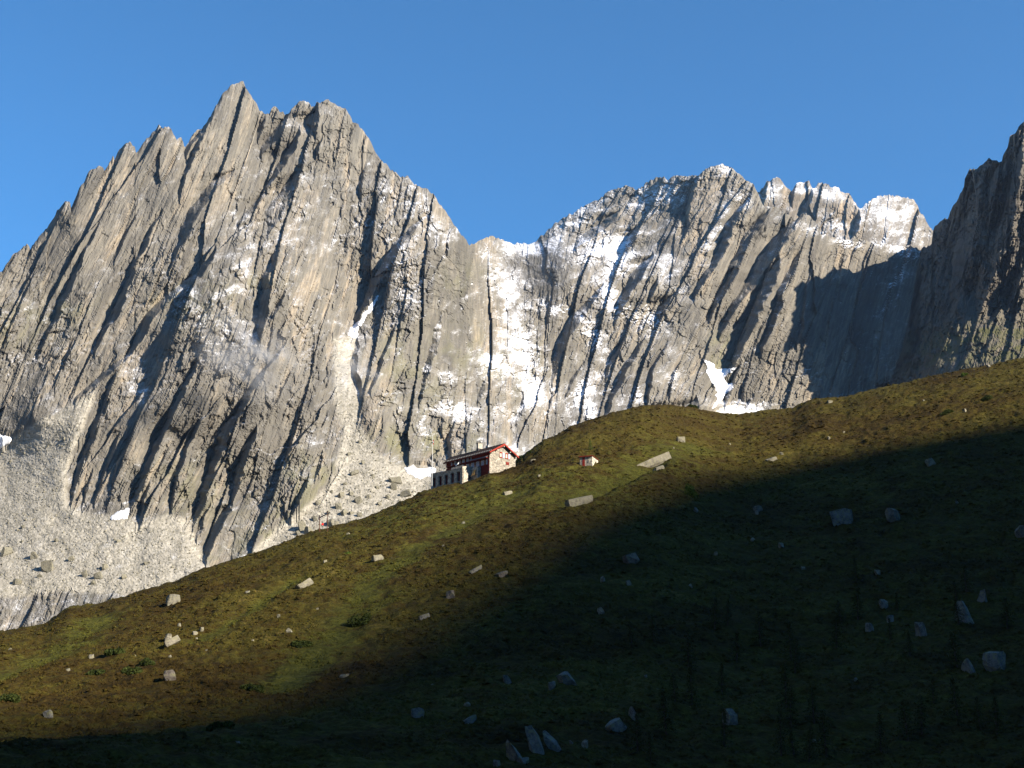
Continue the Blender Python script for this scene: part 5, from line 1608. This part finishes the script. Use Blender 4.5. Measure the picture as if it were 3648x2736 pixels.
def larch(x, y, hpx, kind, label, group, mat=None):
    g = ground([x], [y])[0]
    s = float(np.hypot(g[0], g[1])) / FOC
    o = empty('larch_tree', (g[0], g[1], g[2] - 0.2), random.uniform(0, 6.28))
    k = hpx * s
    o.scale = (k * random.uniform(0.9, 1.25),) * 2 + (k,)
    tag(o, label, 'tree', group)
    for nm, me in zip(('trunk', 'crown'), LARCH[kind]):
        if nm == 'crown' and mat:
            me = me.copy(); me.materials[0] = mat
        c = bpy.data.objects.new(nm, me); col.objects.link(c); c.parent = o
    return o


larch(2104, 1604, 46, 0, 'young bright green larch on the meadow above the shed', None, M['bright'])
rt = np.random.default_rng(5)
spots = []
while len(spots) < 44:
    x, y = rt.uniform(2250, 3700), rt.uniform(2000, 2735)
    if y < 2050 + 0.35 * max(0, 2900 - x) or any(abs(x - a) < 34 and abs(y - b) < 40 for a, b in spots):
        continue
    spots.append((x, y))
for k, (x, y) in enumerate(spots):
    larch(x, y, rt.uniform(70, 120) * (0.75 + 0.9 * (y - 2000) / 735), k % 4, 'dark larch in the shaded lower slope', 'larches on the shaded slope')

# ---------------------------------------------------------------- heath: countless dwarf shrubs and grass tufts, one body
nT = 90000
azT = rng.uniform(R(-21), R(21), nT)
gT = rng.uniform(0, 1, nT) ** 0.9
tT = 1 - (1 - gT) ** (1 / GEXP)
rT = np.interp(azT, *_R0) + tT * (np.interp(azT, _haz, _hr) - np.interp(azT, *_R0))
xT = rT * np.sin(azT); yT = rT * np.cos(azT)
gr = hill_green(xT, yT)
ok = (fbm(xT / 7, yT / 7, 41, 3) > -0.30 + 0.35 * gr)
xT, yT, rT = xT[ok], yT[ok], rT[ok]
zT = hill_z(xT, yT)
n = len(xT)
hh = (0.06 + 0.20 * rng.random(n) ** 2) * (0.6 + rT / 420)
ww = hh * rng.uniform(1.3, 2.4, n)
base = np.stack([xT, yT, zT], -1)
tip = base + np.stack([rng.normal(size=n) * 0.2 * ww, rng.normal(size=n) * 0.2 * ww, hh], -1)
ring = []
a0 = rng.uniform(0, 2 * math.pi, n)
for k in range(5):
    an = a0 + k * 2 * math.pi / 5
    rad = ww * rng.uniform(0.5, 1.0, n)
    ring.append(base + np.stack([np.cos(an) * rad, np.sin(an) * rad, -0.10 + 0.45 * hh * rng.random(n)], -1))
V = np.stack(ring + [tip], 1).reshape(-1, 3)
i0 = np.arange(n)[:, None] * 6
F = np.concatenate([np.concatenate([i0 + k, i0 + (k + 1) % 5, i0 + 5], 1) for k in range(5)])
ho = tri_object('heath_tufts', V, F, MAT_GRASS, None, False, {'green': np.repeat(hill_green(xT, yT), 6)})
tag(ho, 'brown and green dwarf shrubs and grass tufts covering the slope', None, None, 'stuff')
# ================================================================ AIR
def mist_puff(x, y, D, rx, rz, ry, turn, dens, label, seed):
    p = at(x, y, D)
    s = D / FOC
    o = ball((0, 0, 0), 1.0, 'mist', M['white'], None, 20, 14)
    o.location = tuple(p); o.scale = (rx * s, ry, rz * s); o.rotation_euler = (0, R(turn), 0)
    m = bpy.data.materials.new('mist_vapour'); m.use_nodes = True
    t = m.node_tree; t.nodes.clear()
    out = t.nodes.new('ShaderNodeOutputMaterial'); v = t.nodes.new('ShaderNodeVolumePrincipled')
    t.links.new(v.outputs[0], out.inputs['Volume'])
    v.inputs['Color'].default_value = (0.95, 0.95, 0.96, 1)
    tc = t.nodes.new('ShaderNodeTexCoord')
    ln = t.nodes.new('ShaderNodeVectorMath'); ln.operation = 'LENGTH'; t.links.new(tc.outputs['Object'], ln.inputs[0])
    fall = t.nodes.new('ShaderNodeMapRange'); fall.interpolation_type = 'SMOOTHSTEP'
    fall.inputs['From Min'].default_value = 1.0; fall.inputs['From Max'].default_value = 0.15
    t.links.new(ln.outputs['Value'], fall.inputs['Value'])
    mp = t.nodes.new('ShaderNodeMapping'); mp.inputs['Location'].default_value = (seed, seed * 0.7, 0); mp.inputs['Scale'].default_value = (1.0, 1.0, 1.8)
    t.links.new(tc.outputs['Object'], mp.inputs['Vector'])
    nz = t.nodes.new('ShaderNodeTexNoise'); nz.inputs['Scale'].default_value = 1.9; nz.inputs['Detail'].default_value = 5; nz.inputs['Roughness'].default_value = 0.6
    t.links.new(mp.outputs[0], nz.inputs['Vector'])
    r2 = t.nodes.new('ShaderNodeMapRange'); r2.interpolation_type = 'SMOOTHSTEP'
    r2.inputs['From Min'].default_value = 0.42; r2.inputs['From Max'].default_value = 0.75
    t.links.new(nz.outputs['Fac'], r2.inputs['Value'])
    mu = t.nodes.new('ShaderNodeMath'); mu.operation = 'MULTIPLY'; t.links.new(fall.outputs[0], mu.inputs[0]); t.links.new(r2.outputs[0], mu.inputs[1])
    m2 = t.nodes.new('ShaderNodeMath'); m2.operation = 'MULTIPLY'; m2.inputs[1].default_value = dens; t.links.new(mu.outputs[0], m2.inputs[0])
    t.links.new(m2.outputs[0], v.inputs['Density'])
    o.data.materials.clear(); o.data.materials.append(m)
    tag(o, label, None, None, 'stuff')


mist_puff(880, 1270, 1035, 300, 190, 30, 35, 0.055, 'thin white mist drifting across the lower rock spur', 3.1)
mist_puff(1250, 1330, 1075, 150, 130, 20, 20, 0.05, 'faint mist wisp in the gully beside the scree fan', 8.4)

# ---- haze
hz = MB().box(-2950, 2950, -2950, 2950, -70, 1450).build('haze', M['white'])
bm_ = bmesh.new(); bm_.from_mesh(hz.data); bmesh.ops.remove_doubles(bm_, verts=bm_.verts, dist=0.01)
bmesh.ops.subdivide_edges(bm_, edges=bm_.edges, cuts=15, use_grid_fill=True); bmesh.ops.recalc_face_normals(bm_, faces=bm_.faces); bm_.to_mesh(hz.data); bm_.free()
hm_ = bpy.data.materials.new('morning_haze'); hm_.use_nodes = True
t_ = hm_.node_tree; t_.nodes.clear()
o2 = t_.nodes.new('ShaderNodeOutputMaterial'); v2 = t_.nodes.new('ShaderNodeVolumePrincipled')
v2.inputs['Color'].default_value = (0.50, 0.70, 1.0, 1)
v2.inputs['Density'].default_value = 0.000022
v2.inputs['Anisotropy'].default_value = 0.2
v2.inputs['Density Attribute'].default_value = ''
v2.inputs['Temperature Attribute'].default_value = ''
v2.inputs['Color Attribute'].default_value = ''
t_.links.new(v2.outputs[0], o2.inputs['Volume'])
hm_.cycles.homogeneous_volume = True
hz.data.materials.clear(); hz.data.materials.append(hm_)
tag(hz, 'thin bluish morning haze filling the valley', None, None, 'stuff')
